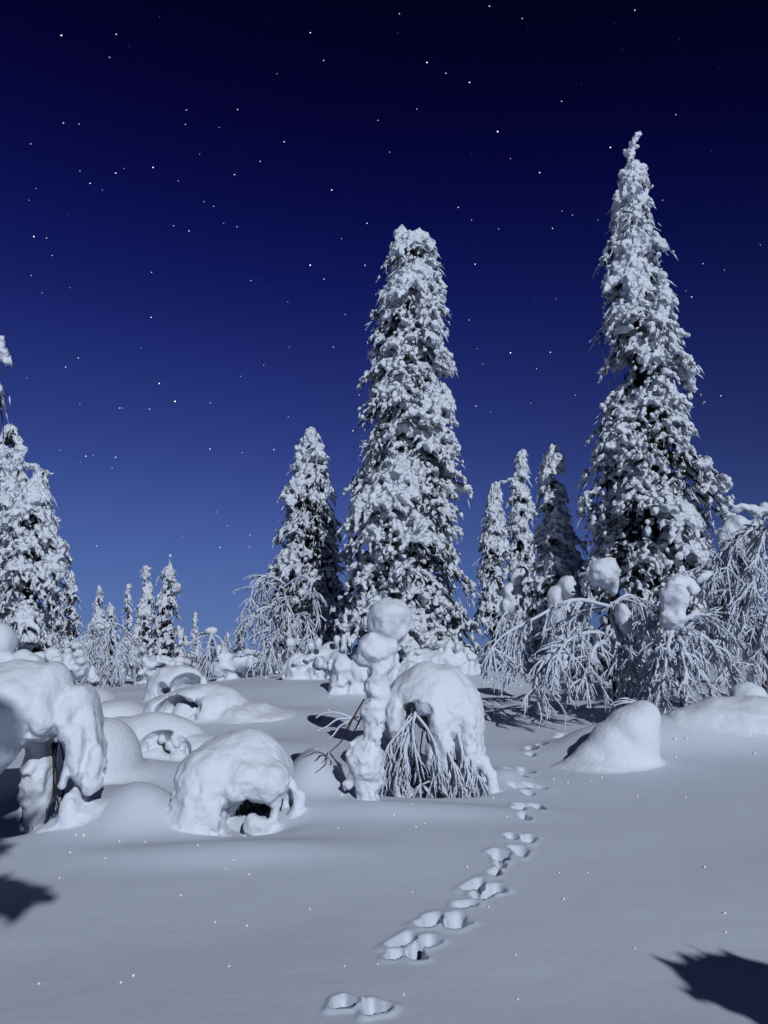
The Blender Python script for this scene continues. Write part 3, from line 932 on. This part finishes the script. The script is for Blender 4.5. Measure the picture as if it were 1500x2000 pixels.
birch('umbrella-shaped birch bush under a round snow cap near the horizon', 29, (415, 1300),
      [[(415, 1300, 0, .05), (414, 1260, 0, .04), (413, 1240, 0, .03)]],
      [[(413, 1238, 0), (398, 1245, 0), (390, 1265, -.1), (386, 1295, -.1)],
       [(413, 1238, 0), (428, 1246, 0), (438, 1265, -.1), (446, 1295, -.1)],
       [(413, 1238, 0), (408, 1255, -.4), (404, 1275, -.6), (402, 1300, -.6)],
       [(413, 1238, 0), (420, 1255, -.4), (424, 1275, -.6), (426, 1300, -.6)]], 10,
      cap=[[(413, 1232, 0, 12, 8)], [(428, 1268, -.8, 7, 9), (428, 1285, -.8, 6, 12)]], r0=0.045, twigs=12, tl=0.7, depth=1, sub=0.6, capvox=.05)
birch('white twiggy bush with a snow cone in front of the narrow spruces', 21, (1005, 1290),
      [[(1005, 1292, 0, .05), (1003, 1240, 0, .04), (1005, 1190, 0, .03)]],
      [[(1004, 1190, 0), (985, 1200, -.2), (972, 1230, -.3), (962, 1280, -.4)],
       [(1004, 1190, 0), (1025, 1195, -.2), (1040, 1225, -.3), (1048, 1275, -.4)],
       [(1004, 1210, 0), (1000, 1225, -.5), (996, 1250, -.7), (992, 1285, -.8)],
       [(1004, 1210, 0), (1015, 1230, -.5), (1022, 1260, -.7), (1026, 1290, -.8)]], 12,
      cap=[[(1018, 1118, 0, 15, 12), (1010, 1130, 0, 12, 14), (995, 1165, 0, 13, 24), (1005, 1190, 0, 18, 28), (1012, 1160, 0, 12, 20), (985, 1185, 0, 10, 18)]], r0=0.045, twigs=10, tl=0.6, depth=1, capvox=.04)


# ================================================================ snow forms
def snowform(name, label, cat, base_px, Y, build, seed, voxel=0.016, rough=((0.2, 0.03), (0.07, 0.012)), fillet=0.05, k=0.05, drape=0.02, part='snow_mass', material=None, group=None):
    if Y is None:
        Y = float(gpt(*base_px)[1]) - 0.05
    p = at(base_px[0], base_px[1], Y)
    base = np.array([p[0], Y, gz(p[0], Y)])
    root = thing(name, label, cat, base, group)
    b = Carve(k)
    build(b, Y)
    link(part, carve(b, part, voxel, base, rough, fillet, seed, drape), material or M_CRUST, root)
    return root, base

# --- the arch in the middle
def arch(b, Y):
    b.px(845, 1392, Y + .16, 97, 98, 80); b.px(908, 1440, Y + .08, 34, 92, 60)
    b.cut(822, 1500, Y - .1, 58, 134, 150); b.cut(850, 1535, Y - .1, 85, 100, 150)
    b.px(772, 1400, Y, 22, 46, 40)
    b.px(832, 1372, Y - .16, 20, 22); b.px(816, 1352, Y - .12, 24, 18)
    b.px(860, 1412, Y - .2, 20, 40, 28); b.px(868, 1448, Y - .22, 20, 36, 28); b.px(844, 1476, Y - .25, 12, 24)
    b.px(912, 1450, Y - .06, 28, 62, 40); b.px(910, 1415, Y - .08, 26, 40, 34)
    b.chain([(922, 1470, Y - .1, 15), (945, 1490, Y - .15, 10), (960, 1514, Y - .2, 8), (968, 1548, Y - .2, 11)])
    b.chain([(905, 1490, Y - .2, 14), (914, 1520, Y - .25, 9), (912, 1556, Y - .28, 8)])
    b.chain([(868, 1480, Y - .25, 14), (876, 1516, Y - .3, 9), (880, 1558, Y - .3, 7)])
    b.chain([(845, 1490, Y - .25, 10), (858, 1528, Y - .3, 7)])
    b.chain([(930, 1470, Y + .1, 18), (940, 1530, Y + .15, 12), (946, 1565, Y + .15, 16)])
root, base = snowform('bent_birch', 'low birch bent into a thick snow arch with frosted twigs hanging inside', 'tree', (800, 1552), None, arch, 101, 0.012, rough=((.22, .03), (.075, .018), (.028, .009)), fillet=.05, k=.035)
rng = np.random.default_rng(3)
t = Tubes()
Y = float(base[1]) - .05
for bo in ([(806, 1385, 0), (800, 1420, -.1), (785, 1470, -.2), (775, 1545, -.25)], [(812, 1390, -.1), (806, 1430, -.2), (812, 1490, -.3), (822, 1555, -.3)],
           [(810, 1400, -.1), (785, 1430, -.2), (760, 1465, -.25), (745, 1500, -.25)], [(815, 1400, -.1), (840, 1440, -.25), (855, 1490, -.35), (862, 1555, -.35)],
           [(800, 1440, -.15), (790, 1480, -.25), (798, 1520, -.3), (790, 1560, -.3)], [(870, 1470, -.25), (885, 1510, -.35), (895, 1550, -.35), (900, 1560, -.3)],
           [(920, 1490, -.2), (925, 1515, -.25), (935, 1545, -.25), (938, 1550, -.25)], [(785, 1440, 0), (765, 1490, 0), (752, 1530, -.05), (748, 1560, -.05)], [(838, 1400, -.1), (848, 1450, -.2), (846, 1500, -.3), (842, 1560, -.3)], [(872, 1420, -.1), (882, 1470, -.25), (884, 1510, -.3), (886, 1560, -.3)], [(895, 1440, -.15), (905, 1490, -.25), (915, 1530, -.3), (920, 1565, -.3)], [(800, 1400, 0), (780, 1450, -.05), (768, 1500, -.1), (762, 1560, -.1)]):
    bough(t, [(a_, 1385 + (b_ - 1385) * .86, c_) for a_, b_, c_ in bo], Y, rng, 0.018, 10, 0.22, 1, 1.1, 3, 0.62, 0.35)
o = link('hanging_twigs', t.mesh('hanging_twigs', base), M_RIME, root)
o['kind'] = 'stuff'
t = Tubes()
for q in range(50):
    x0 = rng.uniform(770, 930)
    P = spline([at(x0, rng.uniform(1385, 1430), Y + .3), at(x0 + rng.uniform(-15, 15), 1480, Y + .3), at(x0 + rng.uniform(-40, 30), 1560, Y + .25)], 7)
    t.add(P, np.linspace(0.010, 0.004, 7), 4)
o = link('bare_twigs', t.mesh('bare_twigs', base), M_BARK, root)
o['kind'] = 'stuff'

# --- the snow post beside the arch
def post_(b, Y):
    b.px(734, 1268, Y, 38, 32, 38); b.px(714, 1286, Y, 22, 19); b.px(752, 1290, Y, 19, 26)
    b.chain([(738, 1300, Y, 21), (736, 1330, Y, 19), (737, 1360, Y, 20), (731, 1390, Y, 20), (731, 1415, Y, 20), (727, 1440, Y, 19)])
    b.px(736, 1352, Y - .06, 17, 12); b.px(728, 1380, Y - .06, 18, 14); b.px(738, 1402, Y - .06, 14, 14); b.px(728, 1428, Y - .06, 18, 14); b.px(735, 1325, Y - .05, 13, 14)
    b.px(722, 1450, Y, 22, 18)
    b.px(704, 1476, Y - .03, 27, 33); b.px(708, 1502, Y - .03, 24, 26); b.px(730, 1480, Y, 18, 36)
    b.chain([(720, 1505, Y, 21), (716, 1540, Y, 17), (722, 1572, Y, 20)])
    b.chain([(690, 1505, Y, 7), (676, 1535, Y, 7), (668, 1558, Y, 8)])
root, base = snowform('snow_covered_sapling', 'knobbly snow-covered post-like sapling with a bulging head beside the arch', 'tree', (722, 1562), 7.55, post_, 102, 0.010, rough=((.13, .04), (.055, .026), (.022, .007)), fillet=.03, k=.03, drape=0)
for P, r in (([(712, 1365, 0), (690, 1402, 0), (672, 1440, .05), (660, 1455, .05), (643, 1470, 0)], .009), ([(706, 1400, -.05), (696, 1420, -.05), (690, 1430, -.05)], .011),
             ([(700, 1400, 0), (688, 1404, 0), (675, 1425, 0), (665, 1436, 0)], .008), ([(690, 1402, 0), (700, 1412, 0), (689, 1434, 0)], .007)):
    t = Tubes()
    t.add(spline([at(a, b_, 7.3 + c) for a, b_, c in P], 9), np.linspace(r, r * .5, 9), 5)
    link('bare_twig', t.mesh('bare_twig', base), M_BARK, root)
for P in ([(688, 1402, 0), (660, 1392, 0), (635, 1392, 0), (617, 1402, 0)], [(688, 1404, 0), (660, 1404, 0), (640, 1418, 0), (626, 1424, 0)], [(684, 1408, 0), (664, 1418, 0), (654, 1432, 0), (644, 1442, 0)]):
    t = Tubes()
    t.add(spline([at(a, b_, 7.4 + c) for a, b_, c in P], 9), np.linspace(.012, .006, 9), 5)
    link('frosted_twig', t.mesh('frosted_twig', base), M_RIME, root)

# --- snow ball on a stump behind
def ball(b, Y):
    b.px(758, 1206, Y, 43, 36); b.px(758, 1222, Y, 41, 33); b.px(768, 1246, Y, 24, 18); b.px(740, 1240, Y - .1, 14, 10); b.px(785, 1238, Y - .1, 12, 12)
    b.chain([(766, 1255, Y, 12), (768, 1300, Y, 14), (768, 1360, Y, 22), (768, 1450, Y, 30)])
    b.px(800, 1330, Y, 30, 40); b.px(745, 1345, Y, 30, 50)
snowform('snow_capped_stump', 'big smooth snow ball balanced on a stump before the blunt-topped spruce', 'stump', (768, 1430), 10.5, ball, 103, 0.018, rough=((.25, .04), (.09, .035), (.045, .015)), fillet=.1, k=.05)

# --- the dome in front
def dome(b, Y):
    b.px(466, 1528, Y + .34, 104, 102, 105); b.px(405, 1575, Y + .12, 72, 76, 80); b.px(372, 1618, Y + .02, 44, 50, 60)
    b.px(420, 1530, Y + .2, 80, 74, 90)
    b.cut(498, 1612, Y - .10, 72, 50, 140); b.cut(556, 1590, Y - .05, 30, 40, 90)
    b.px(450, 1540, Y + .02, 50, 30, 46); b.px(522, 1530, Y + .06, 40, 36, 50); b.px(486, 1518, Y + .02, 46, 36, 46)
    b.px(410, 1612, Y - .03, 26, 34, 36); b.px(398, 1575, Y - .04, 30, 30, 36)
    b.px(496, 1612, Y - .02, 17, 17, 22); b.px(514, 1614, Y, 14, 13, 22)
    b.chain([(548, 1540, Y + .1, 10), (540, 1565, Y + .05, 8), (536, 1592, Y + .05, 9), (538, 1625, Y + .05, 11)])
    b.chain([(570, 1530, Y + .25, 9), (582, 1552, Y + .22, 9), (578, 1600, Y + .2, 12)])
    b.px(440, 1644, Y - .04, 40, 12, 34)
root, base = snowform('snow_buried_sapling', 'round snow dome with a small dark hollow, nearest mound in front', 'snow mound', (450, 1626), None, dome, 104, 0.012, rough=((.3, .03), (.10, .022), (.04, .011)), fillet=.06, k=.045)
Yd = float(base[1])
t = Tubes()
for q in range(16):
    x0 = rng.uniform(455, 560)
    t.add(spline([at(x0, 1560, Yd + .28), at(x0 + rng.uniform(-12, 12), 1590, Yd + .25), at(x0 + rng.uniform(-25, 25), 1622, Yd + .2)], 6), np.linspace(.010, .005, 6), 5)
o = link('bare_twigs', t.mesh('bare_twigs', base), M_BARK, root)
o['kind'] = 'stuff'

# --- hooded mass at the left edge
def hood(b, Y):
    b.px(30, 1378, Y + .1, 108, 84, 110); b.px(-40, 1390, Y + .1, 90, 90, 110); b.px(100, 1368, Y + .1, 36, 70, 70)
    b.px(165, 1440, Y + .25, 32, 100, 60)
    b.cut(62, 1560, Y - .1, 66, 120, 150)
    b.px(85, 1405, Y - .1, 34, 40, 45); b.px(45, 1412, Y - .12, 34, 40, 45); b.px(0, 1430, Y - .12, 36, 66, 50); b.px(-20, 1480, Y - .12, 34, 36, 45); b.px(64, 1440, Y - .15, 22, 14, 22)
    b.px(150, 1395, Y + .1, 26, 50, 40); b.px(165, 1440, Y + .1, 28, 58, 45); b.px(132, 1405, Y, 18, 46, 34)
    b.px(178, 1494, Y + .05, 24, 32, 32); b.px(160, 1472, Y, 22, 30, 30); b.px(174, 1528, Y, 18, 24, 26); b.px(150, 1500, Y - .05, 14, 28, 20)
    b.chain([(142, 1470, Y - .05, 10), (130, 1510, Y - .08, 7), (122, 1534, Y - .08, 6)])
    b.px(72, 1500, Y + .34, 30, 70, 40); b.px(74, 1560, Y + .36, 26, 60, 36)
    b.px(138, 1585, Y + .05, 18, 40, 28); b.px(168, 1600, Y + .15, 44, 34, 44); b.px(100, 1618, Y, 26, 9, 22)
root, base = snowform('snow_buried_sapling', 'hooded snow mass on thin legs cut by the left edge, dark hollow beneath', 'snow mound', (100, 1612), None, hood, 105, 0.014, rough=((.3, .035), (.10, .020), (.04, .010)), fillet=.08, k=.05, drape=.03)
Yd = float(base[1])
t = Tubes()
for q in range(9):
    x0 = rng.uniform(60, 140)
    t.add(spline([at(x0, 1450, Yd + .3), at(x0 + rng.uniform(-22, 22), 1530, Yd + .2 + .2 * rng.random()), at(x0 + rng.uniform(-30, 30), 1622, Yd + .25)], 6), np.linspace(.008, .003, 6), 5)
o = link('bare_twigs', t.mesh('bare_twigs', base), M_BARK, root)
o['kind'] = 'stuff'

def knob(b, Y):
    b.px(0, 1254, Y, 31, 34); b.px(-20, 1272, Y, 30, 30); b.px(-5, 1300, Y, 24, 40); b.px(48, 1284, Y, 20, 18); b.px(62, 1302, Y, 25, 25)
    b.chain([(0, 1300, Y, 30), (0, 1380, Y, 40), (10, 1450, Y, 60)])
snowform('snow_capped_stump', 'round snow knob peeping over the hooded mass at the left edge', 'stump', (0, 1430), 11, knob, 106, 0.024, fillet=.1, k=.05)

def hump(b, Y):
    b.px(205, 1502, Y, 66, 100, 90); b.px(180, 1480, Y + .2, 70, 80, 90); b.px(235, 1550, Y, 50, 40, 70)
snowform('snow_mound', 'smooth tall snow hump just right of the hooded mass', 'snow mound', (210, 1550), 8.4, hump, 107, 0.02, rough=((.6, .03),), fillet=.16, k=.1, drape=0, material=M_SNOW)
def slab(b, Y):
    b.px(300, 1475, Y + .3, 112, 84, 70); b.px(240, 1450, Y + .2, 60, 50, 80); b.px(380, 1470, Y + .2, 60, 36, 60)
    b.cut(316, 1480, Y - .18, 56, 56, 60)
    for q in range(46):
        b.px(272 + 85 * rng.random(), 1432 + 58 * rng.random() ** .8, Y - .02 + .12 * rng.random(), 5 + 6 * rng.random(), 5 + 6 * rng.random(), 9)
snowform('snow_buried_sapling', 'low snow hood with a crumbly crusted underside behind the smooth hump', 'snow mound', (310, 1482), None, slab, 108, 0.015, rough=((.3, .02), (.05, .008)), fillet=.18, k=.025, drape=0)
def arch1(b, Y):
    b.px(395, 1398, Y + .3, 104, 60, 70); b.px(335, 1385, Y + .3, 50, 30, 60); b.px(480, 1402, Y + .2, 60, 30, 70)
    b.cut(345, 1392, Y - .1, 44, 34, 60, 20); b.cut(390, 1390, Y - .1, 9, 34, 50)
    b.px(425, 1378, Y + .02, 28, 26, 34); b.px(362, 1392, Y + .15, 26, 24, 26); b.px(385, 1360, Y + .05, 22, 12, 26); b.px(515, 1406, Y + .2, 44, 14, 60)
snowform('snow_buried_sapling', 'long low snow arch with a narrow dark gap in the middle distance', 'snow mound', (395, 1400), None, arch1, 109, 0.02, rough=((.35, .04), (.1, .02)), fillet=.25, k=.06)
def arch2(b, Y):
    b.px(345, 1345, Y + .3, 58, 46, 50)
    b.cut(365, 1350, Y - .2, 34, 34, 70); b.cut(312, 1350, Y - .3, 10, 16, 50)
    b.px(328, 1325, Y + .1, 18, 18); b.px(302, 1332, Y + .1, 12, 16); b.px(398, 1335, Y + .2, 10, 16)
snowform('snow_buried_sapling', 'small snow arch bent to the ground in front of the far pair', 'snow mound', (345, 1340), 18, arch2, 110, 0.028, rough=((.3, .05), (.1, .03)), fillet=.22, k=.08)
def mound3(b, Y):
    b.px(225, 1396, Y, 60, 30, 70); b.px(180, 1380, Y + 1, 48, 38, 70)
snowform('snow_mound', 'low rounded snow drift between the hump and the long low arch', 'snow mound', (225, 1400), None, mound3, 111, 0.03, rough=((.6, .04),), fillet=.2, k=.1, drape=0, material=M_SNOW)

# --- right hand side
def log(b, Y):
    b.chain([(1098, 1506, Y, 10), (1150, 1482, Y, 25), (1190, 1448, Y, 32), (1225, 1420, Y, 36), (1250, 1405, Y, 34)], 0.35, 1.2)
    b.px(1260, 1398, Y, 26, 28); b.px(1238, 1440, Y, 46, 52); b.px(1215, 1478, Y, 66, 40); b.px(1185, 1498, Y, 80, 24, 60)
snowform('snow_covered_log', 'leaning snow-covered log with a rounded end below the birches', 'log', (1190, 1485), None, log, 112, 0.018, rough=((.5, .025), (.12, .006)), fillet=.14, k=.08, drape=0, material=M_SNOW)
def lumps(b, Y):
    b.px(1462, 1365, Y + .9, 34, 30); b.px(1425, 1392, Y + .5, 50, 26); b.px(1495, 1395, Y + .4, 60, 30); b.px(1380, 1408, Y + .3, 50, 22); b.px(1470, 1420, Y + .3, 90, 28)
snowform('snow_mound', 'lumpy snow heap under the overhanging birch thicket', 'snow mound', (1440, 1405), None, lumps, 113, 0.024, rough=((.3, .05), (.1, .02)), fillet=.25, k=.1)
def shade(b, Y):
    b.px(1112, 1150, Y, 22, 24); b.px(1085, 1170, Y, 18, 24); b.px(1120, 1190, Y, 26, 26); b.px(1090, 1210, Y, 24, 40); b.px(1125, 1250, Y, 28, 70); b.px(1150, 1165, Y, 16, 20); b.px(1095, 1270, Y, 26, 50)
snowform('snow_buried_bush', 'shaded heap of snow lumps at the foot of the thin-leader spruce', 'snow mound', (1110, 1300), 19, shade, 114, 0.032, rough=((.35, .10), (.12, .04)), fillet=.15, k=.06)
def foot1(b, Y):
    b.px(668, 1312, Y, 18, 36); b.px(660, 1335, Y, 16, 26); b.px(700, 1320, Y, 22, 36); b.px(715, 1342, Y, 22, 24)
snowform('snow_buried_bush', 'two leaning snow clods at the left foot of the blunt-topped spruce', 'snow mound', (690, 1348), None, foot1, 115, 0.024, rough=((.3, .09), (.11, .06)), fillet=.15, k=.04)
def foot2(b, Y):
    b.px(870, 1290, Y, 46, 26); b.px(835, 1298, Y, 44, 28); b.px(905, 1303, Y, 36, 16)
    for q in range(60):
        xx = rng.uniform(790, 925)
        b.px(xx, 1302 - (55 - abs(xx - 860) * .5) * rng.random(), Y - .45 + .5 * rng.random(), 5 + 7 * rng.random(), 6 + 8 * rng.random(), 9)
snowform('snow_buried_bush', 'low snow heap at the right foot of the blunt-topped spruce', 'snow mound', (870, 1312), 19.8, foot2, 116, 0.028, rough=((.25, .06), (.09, .03)), fillet=.2, k=.03)
def foot3(b, Y):
    b.px(642, 1290, Y + .3, 26, 34); b.px(620, 1284, Y + .2, 22, 18); b.px(660, 1300, Y, 18, 30)
    for q in range(26):
        b.px(rng.uniform(560, 672), 1312 - 60 * rng.random() ** 1.4, Y - .4 + .6 * rng.random(), 4 + 7 * rng.random(), 5 + 8 * rng.random(), 9)
    b.px(580, 1304, Y, 26, 24); b.px(598, 1296, Y, 20, 20); b.px(622, 1312, Y, 24, 16)
    b.px(575, 1302, Y + .1, 14, 18)
snowform('snow_buried_bush', 'crumbly snow heap between the hook-topped and the blunt-topped spruce', 'snow mound', (600, 1312), 20.5, foot3, 117, 0.026, rough=((.3, .10), (.12, .06)), fillet=.2, k=.05)
def foot4(b, Y):
    b.px(470, 1292, Y, 34, 16); b.px(515, 1300, Y, 24, 18); b.px(445, 1294, Y, 16, 22); b.px(540, 1296, Y, 16, 20); b.px(450, 1320, Y, 9, 14); b.px(428, 1306, Y, 18, 18)
    for q in range(30):
        b.px(425 + 130 * rng.random(), 1305 - 35 * rng.random(), Y - .4 + .5 * rng.random(), 4 + 7 * rng.random(), 4 + 7 * rng.random(), 10)
snowform('snow_buried_bush', 'row of low white snow clods on the horizon right of the umbrella bush', 'snow mound', (480, 1318), 24, foot4, 118, 0.035, rough=((.3, .08), (.1, .03)), fillet=.2, k=.04)

def row(x0, x1, y0, hh, n):
    def f(b, Y):
        for q in range(n):
            xx = rng.uniform(x0, x1)
            b.px(xx, y0 - hh * rng.random() ** 1.5, Y - .6 + 1.2 * rng.random(), 5 + 9 * rng.random(), 5 + 8 * rng.random(), 11)
    return f
snowform('snow_buried_bush', 'low lumpy snow-covered scrub below the far pair of spruces', 'snow mound', (310, 1325), 27, row(250, 372, 1322, 34, 44), 119, 0.045, rough=((.3, .10), (.12, .05)), fillet=.25, k=.05)
snowform('snow_buried_bush', 'low lumpy snow-covered scrub at the foot of the broad bushy spruce', 'snow mound', (105, 1315), 17, row(70, 165, 1318, 46, 44), 120, 0.032, rough=((.3, .08), (.1, .04)), fillet=.2, k=.04)
snowform('snow_buried_bush', 'low white scrub on the horizon around the umbrella-shaped bush', 'snow mound', (400, 1312), 31, row(365, 440, 1312, 30, 30), 121, 0.05, rough=((.3, .10), (.12, .05)), fillet=.25, k=.05)

# --- trees outside the frame that throw the shadows at the lower corners
def shadow_tree(label, x, y, tufts, seed, spiky=1.0):
    base = np.array([x, y, gz(x, y)])
    root = thing('snow_covered_sapling', label, 'tree', base)
    top = max(h for _, h, _ in tufts)
    t = Tubes()
    t.add([[x, y, base[2] - .2], [x + .03, y, base[2] + top * .5], [x, y, base[2] + top]], [.05, .04, .03], 7)
    link('trunk', t.mesh('trunk', base), M_BARK, root)
    b = Blob(seed, 2, 0.05)
    rg = np.random.default_rng(seed)
    for dx, head, hr in tufts:
        c0 = np.array([x + dx, y, base[2] + head])
        b.ell(c0, (hr * 1.25, hr * .8, hr * .65))
        for q in range(90):
            d = rg.normal(size=3); d /= np.linalg.norm(d)
            c = c0 + d * hr * rg.uniform(.6, 1.0) * np.array([1.6, 1, .8])
            b.lobe(c, d + np.array([0, 0, -.4]), hr * rg.uniform(.1, .3) * spiky, hr * .1, hr * .1)
    link('snow_cover', fuse(b, 'snow_cover', 0.025, 1, ((.15, .05),), 0, base), M_SNOW, root)
def caster(px, py, h):
    p = gpt(px, py)
    s = h / -LD.z
    return p[0] - LD.x * s, p[1] - LD.y * s
x, y = caster(1530, 1950, 2.3)
shadow_tree('snow-headed sapling beside the camera, seen only as the shadow at lower right', x, y, [(0, 2.3, .30), (.15, 2.15, .3)], 201, 0.45)
x, y = caster(-50, 1745, 4.6)
shadow_tree('tall snow-headed sapling behind the camera, seen only as the shadow at left', x, y, [(0, 4.6, .34), (-.32, 5.25, .3), (-.25, 5.75, .34), (-.3, 6.3, .3)], 202)

# ================================================================ stars
STARS = [(120,69,2),(227,67,1.5),(214,112,1.3),(541,144,1),(606,64,1.7),(632,118,1.5),(780,27,1.4),(834,122,2),(871,143,1.5),(917,161,1.8),(956,12,1.6),(1020,36,1.3),(1240,20,1.6),
 (1097,198,1.4),(1320,224,1.3),(364,215,1.4),(464,214,1.5),(362,243,1.3),(428,249,1),(124,240,1.5),(154,242,1.3),(60,281,1.3),(390,301,1),(508,315,1.4),(555,277,1.6),(738,235,1.3),(814,213,1.2),
 (761,297,1.2),(972,257,2.3),(997,310,1.1),(1192,288,1.9),(1054,337,1.8),(299,327,1.9),(226,338,1.7),(156,334,1.2),(176,358,1.6),(242,329,1),(200,371,1),(70,368,1),(57,391,1),(348,353,1.2),
 (458,341,1.6),(648,371,1.9),(339,441,1.3),(369,451,1.6),(437,436,1),(463,443,1.3),(417,403,1.3),(398,394,1.2),(717,436,1.6),(667,466,1.1),(895,405,1.5),(921,430,1.2),(974,447,1.2),(1079,446,1.5),
 (1098,412,1.1),(1118,420,1.2),(1168,430,1),(66,462,2),(91,465,1.3),(102,499,1.3),(61,538,1.2),(82,572,1.1),(137,562,1),(296,532,1.4),(295,620,1.6),(490,548,1.4),(606,518,2.2),(633,545,1.5),(713,518,1.6),
 (928,516,1.7),(1086,584,1),(1351,580,1.6),(1340,568,1),(1373,515,1.3),(1415,527,1),(1294,391,1.2),(1485,478,1),(562,590,1),(674,614,1.2),(515,713,1.2),(565,678,1),(470,735,1.1),(128,717,1.5),(153,699,1.5),
 (52,738,1.1),(275,680,1),(311,749,1.9),(342,784,2.8),(156,790,1.1),(234,797,1.6),(239,797,1.1),(292,799,1.5),(411,787,1.3),(563,814,1.2),(651,678,1.4),(997,689,1.9),(1048,720,1.3),(1075,688,1.6),(943,711,1.1),
 (932,681,1),(916,625,1.3),(930,793,1.5),(958,805,1),(1124,772,1.2),(1408,773,1.6),(1037,787,1),(118,879,1.1),(168,891,1.7),(182,890,1.1),(226,893,1.6),(219,914,1.2),(157,903,1),(410,877,1.7),(473,884,1.2),
 (535,878,1.7),(357,1049,1),(423,1000,1.1),(444,1027,1.2),(488,1045,1.3),(487,1068,1.3),(430,1069,1.6),(189,1066,1.4),(412,1133,1)]
rng = np.random.default_rng(77)
DS = 6000.0
ov = np.array([[1, 0, 0], [-1, 0, 0], [0, 1, 0], [0, -1, 0], [0, 0, 1], [0, 0, -1]], float)
of = np.array([[0, 2, 4], [2, 1, 4], [1, 3, 4], [3, 0, 4], [2, 0, 5], [1, 2, 5], [3, 1, 5], [0, 3, 5]])
dirs, rad, mag = [], [], []
for a, b_, s_ in STARS:
    d = ray(a, b_); dirs.append(d / np.linalg.norm(d)); rad.append(0.6 + 0.32 * s_); mag.append(min(3.0, 0.5 * s_ ** 2.2))
for q in range(1100):
    d = rng.normal(size=3); d[2] = abs(d[2]) + 0.10; d /= np.linalg.norm(d)
    dirs.append(d); rad.append(rng.uniform(.5, .8)); mag.append(rng.uniform(.03, .3) ** 1.3)
dirs, rad, mag = np.array(dirs), np.array(rad), np.array(mag)
SV = (dirs * DS)[:, None, :] + ov[None] * (rad * DS / F)[:, None, None] + np.array([0, 0, CAMZ])
SF = (of[None] + (np.arange(len(dirs)) * 6)[:, None, None]).reshape(-1, 3)
me = new_mesh('stars', SV.reshape(-1, 3), SF)
at_ = me.attributes.new('magnitude', 'FLOAT', 'POINT')
at_.data.foreach_set('value', np.repeat(mag, 6).astype(np.float32))
m = bpy.data.materials.new('starlight')
m.use_nodes = True
t = m.node_tree
t.nodes.clear()
em = N(t, 'ShaderNodeEmission'); om = N(t, 'ShaderNodeOutputMaterial'); an = N(t, 'ShaderNodeAttribute', attribute_name='magnitude')
em.inputs['Color'].default_value = (0.93, 0.95, 1, 1)
t.links.new(an.outputs['Fac'], em.inputs['Strength'])
t.links.new(em.outputs[0], om.inputs['Surface'])
o = link('stars', me, m)
o['kind'] = 'stuff'
tag(o, 'white stars scattered over the night sky', 'stars')

# ================================================================ snow crystals glittering in the air and on the snow
FL = [(440,1698,1),(163,1632,2.0),(137,1666,1.8),(185,1590,2),(206,1677,1.4),(148,1632,2.2),(163,1634,1.6),(233,1644,1.6),(283,1645,1.2),(386,1651,1.2),(456,1680,1.6),(486,1709,1.8),(353,1750,1.7),(420,1802,1.5),
 (482,1809,1.8),(260,1907,2.4),(236,1920,1.9),(76,1922,1.6),(447,1889,1.6),(116,1716,1.3),(660,1618,1.2),(812,1616,1.8),(805,1743,1.3),(912,1694,2),(989,1596,1.6),(1092,1705,1.5),(1147,1705,1.3),(1101,1757,1.8),
 (1376,1695,2),(1415,1785,2),(1417,1822,1.6),(1240,1853,1.2),(1007,1866,1.3),(788,1945,1.8),(1011,1953,1.6),(672,1888,1.4),(737,1885,1.3),(605,1777,1.2),(829,1609,1.3),(954,1772,1.3),(769,1593,1.6),(805,1571,1.3),
 (1245,1556,1.3),(1339,1558,1.3),(1340,1445,1.8),(1081,1523,1.5),(1109,1530,1.6),(1153,1527,1.4),(1175,1520,1.3),(980,1547,1.5),(963,1559,1.5),(618,1464,1.5),(622,1427,1.4),(449,1406,1.6),(514,1406,1.6),(519,1324,1.5),
 (581,1325,1.6),(520,1325,1),(960,1327,2),(953,1333,1.4),(992,1342,1.4),(973,1376,1.3),(993,1362,1.5),(1017,1340,1.3),(1155,1350,1.3),(643,1363,1.3),(642,1387,1),(700,1420,1.3),(1128,1490,1.5),(1318,1445,1.5),(1474,1473,1.5),
 (1320,1480,1.5),(412,1458,1),(446,1466,1.6),(435,1472,1.2),(252,1453,1.4),(118,1330,1.2),(111,1320,1.8),(102,1322,1.2),(186,1348,1.3)]
V, Fc = [], []
n = 0
for a, b_, s_ in FL:
    p = gpt(a, b_)
    dist = np.linalg.norm(p - np.array([0, 0, CAMZ]))
    r_ = (1.1 + 0.95 * s_) * dist / F
    d = ray(a, b_); d /= np.linalg.norm(d)
    c = p + np.array([0, 0, r_ * 0.25])
    V.append(ov * r_ @ np.linalg.qr(rng.normal(size=(3, 3)))[0] + c); Fc.append(of + n); n += 6
me = new_mesh('snow_crystals', np.concatenate(V), np.concatenate(Fc))
smooth(me)
m = mat('ice_crystal', (0.97, 0.97, 0.98), 0.3, 0.8)
o = link('snow_crystals', me, m)
o['kind'] = 'stuff'
tag(o, 'tiny bright ice crystals glittering on the snow', 'ice crystals')
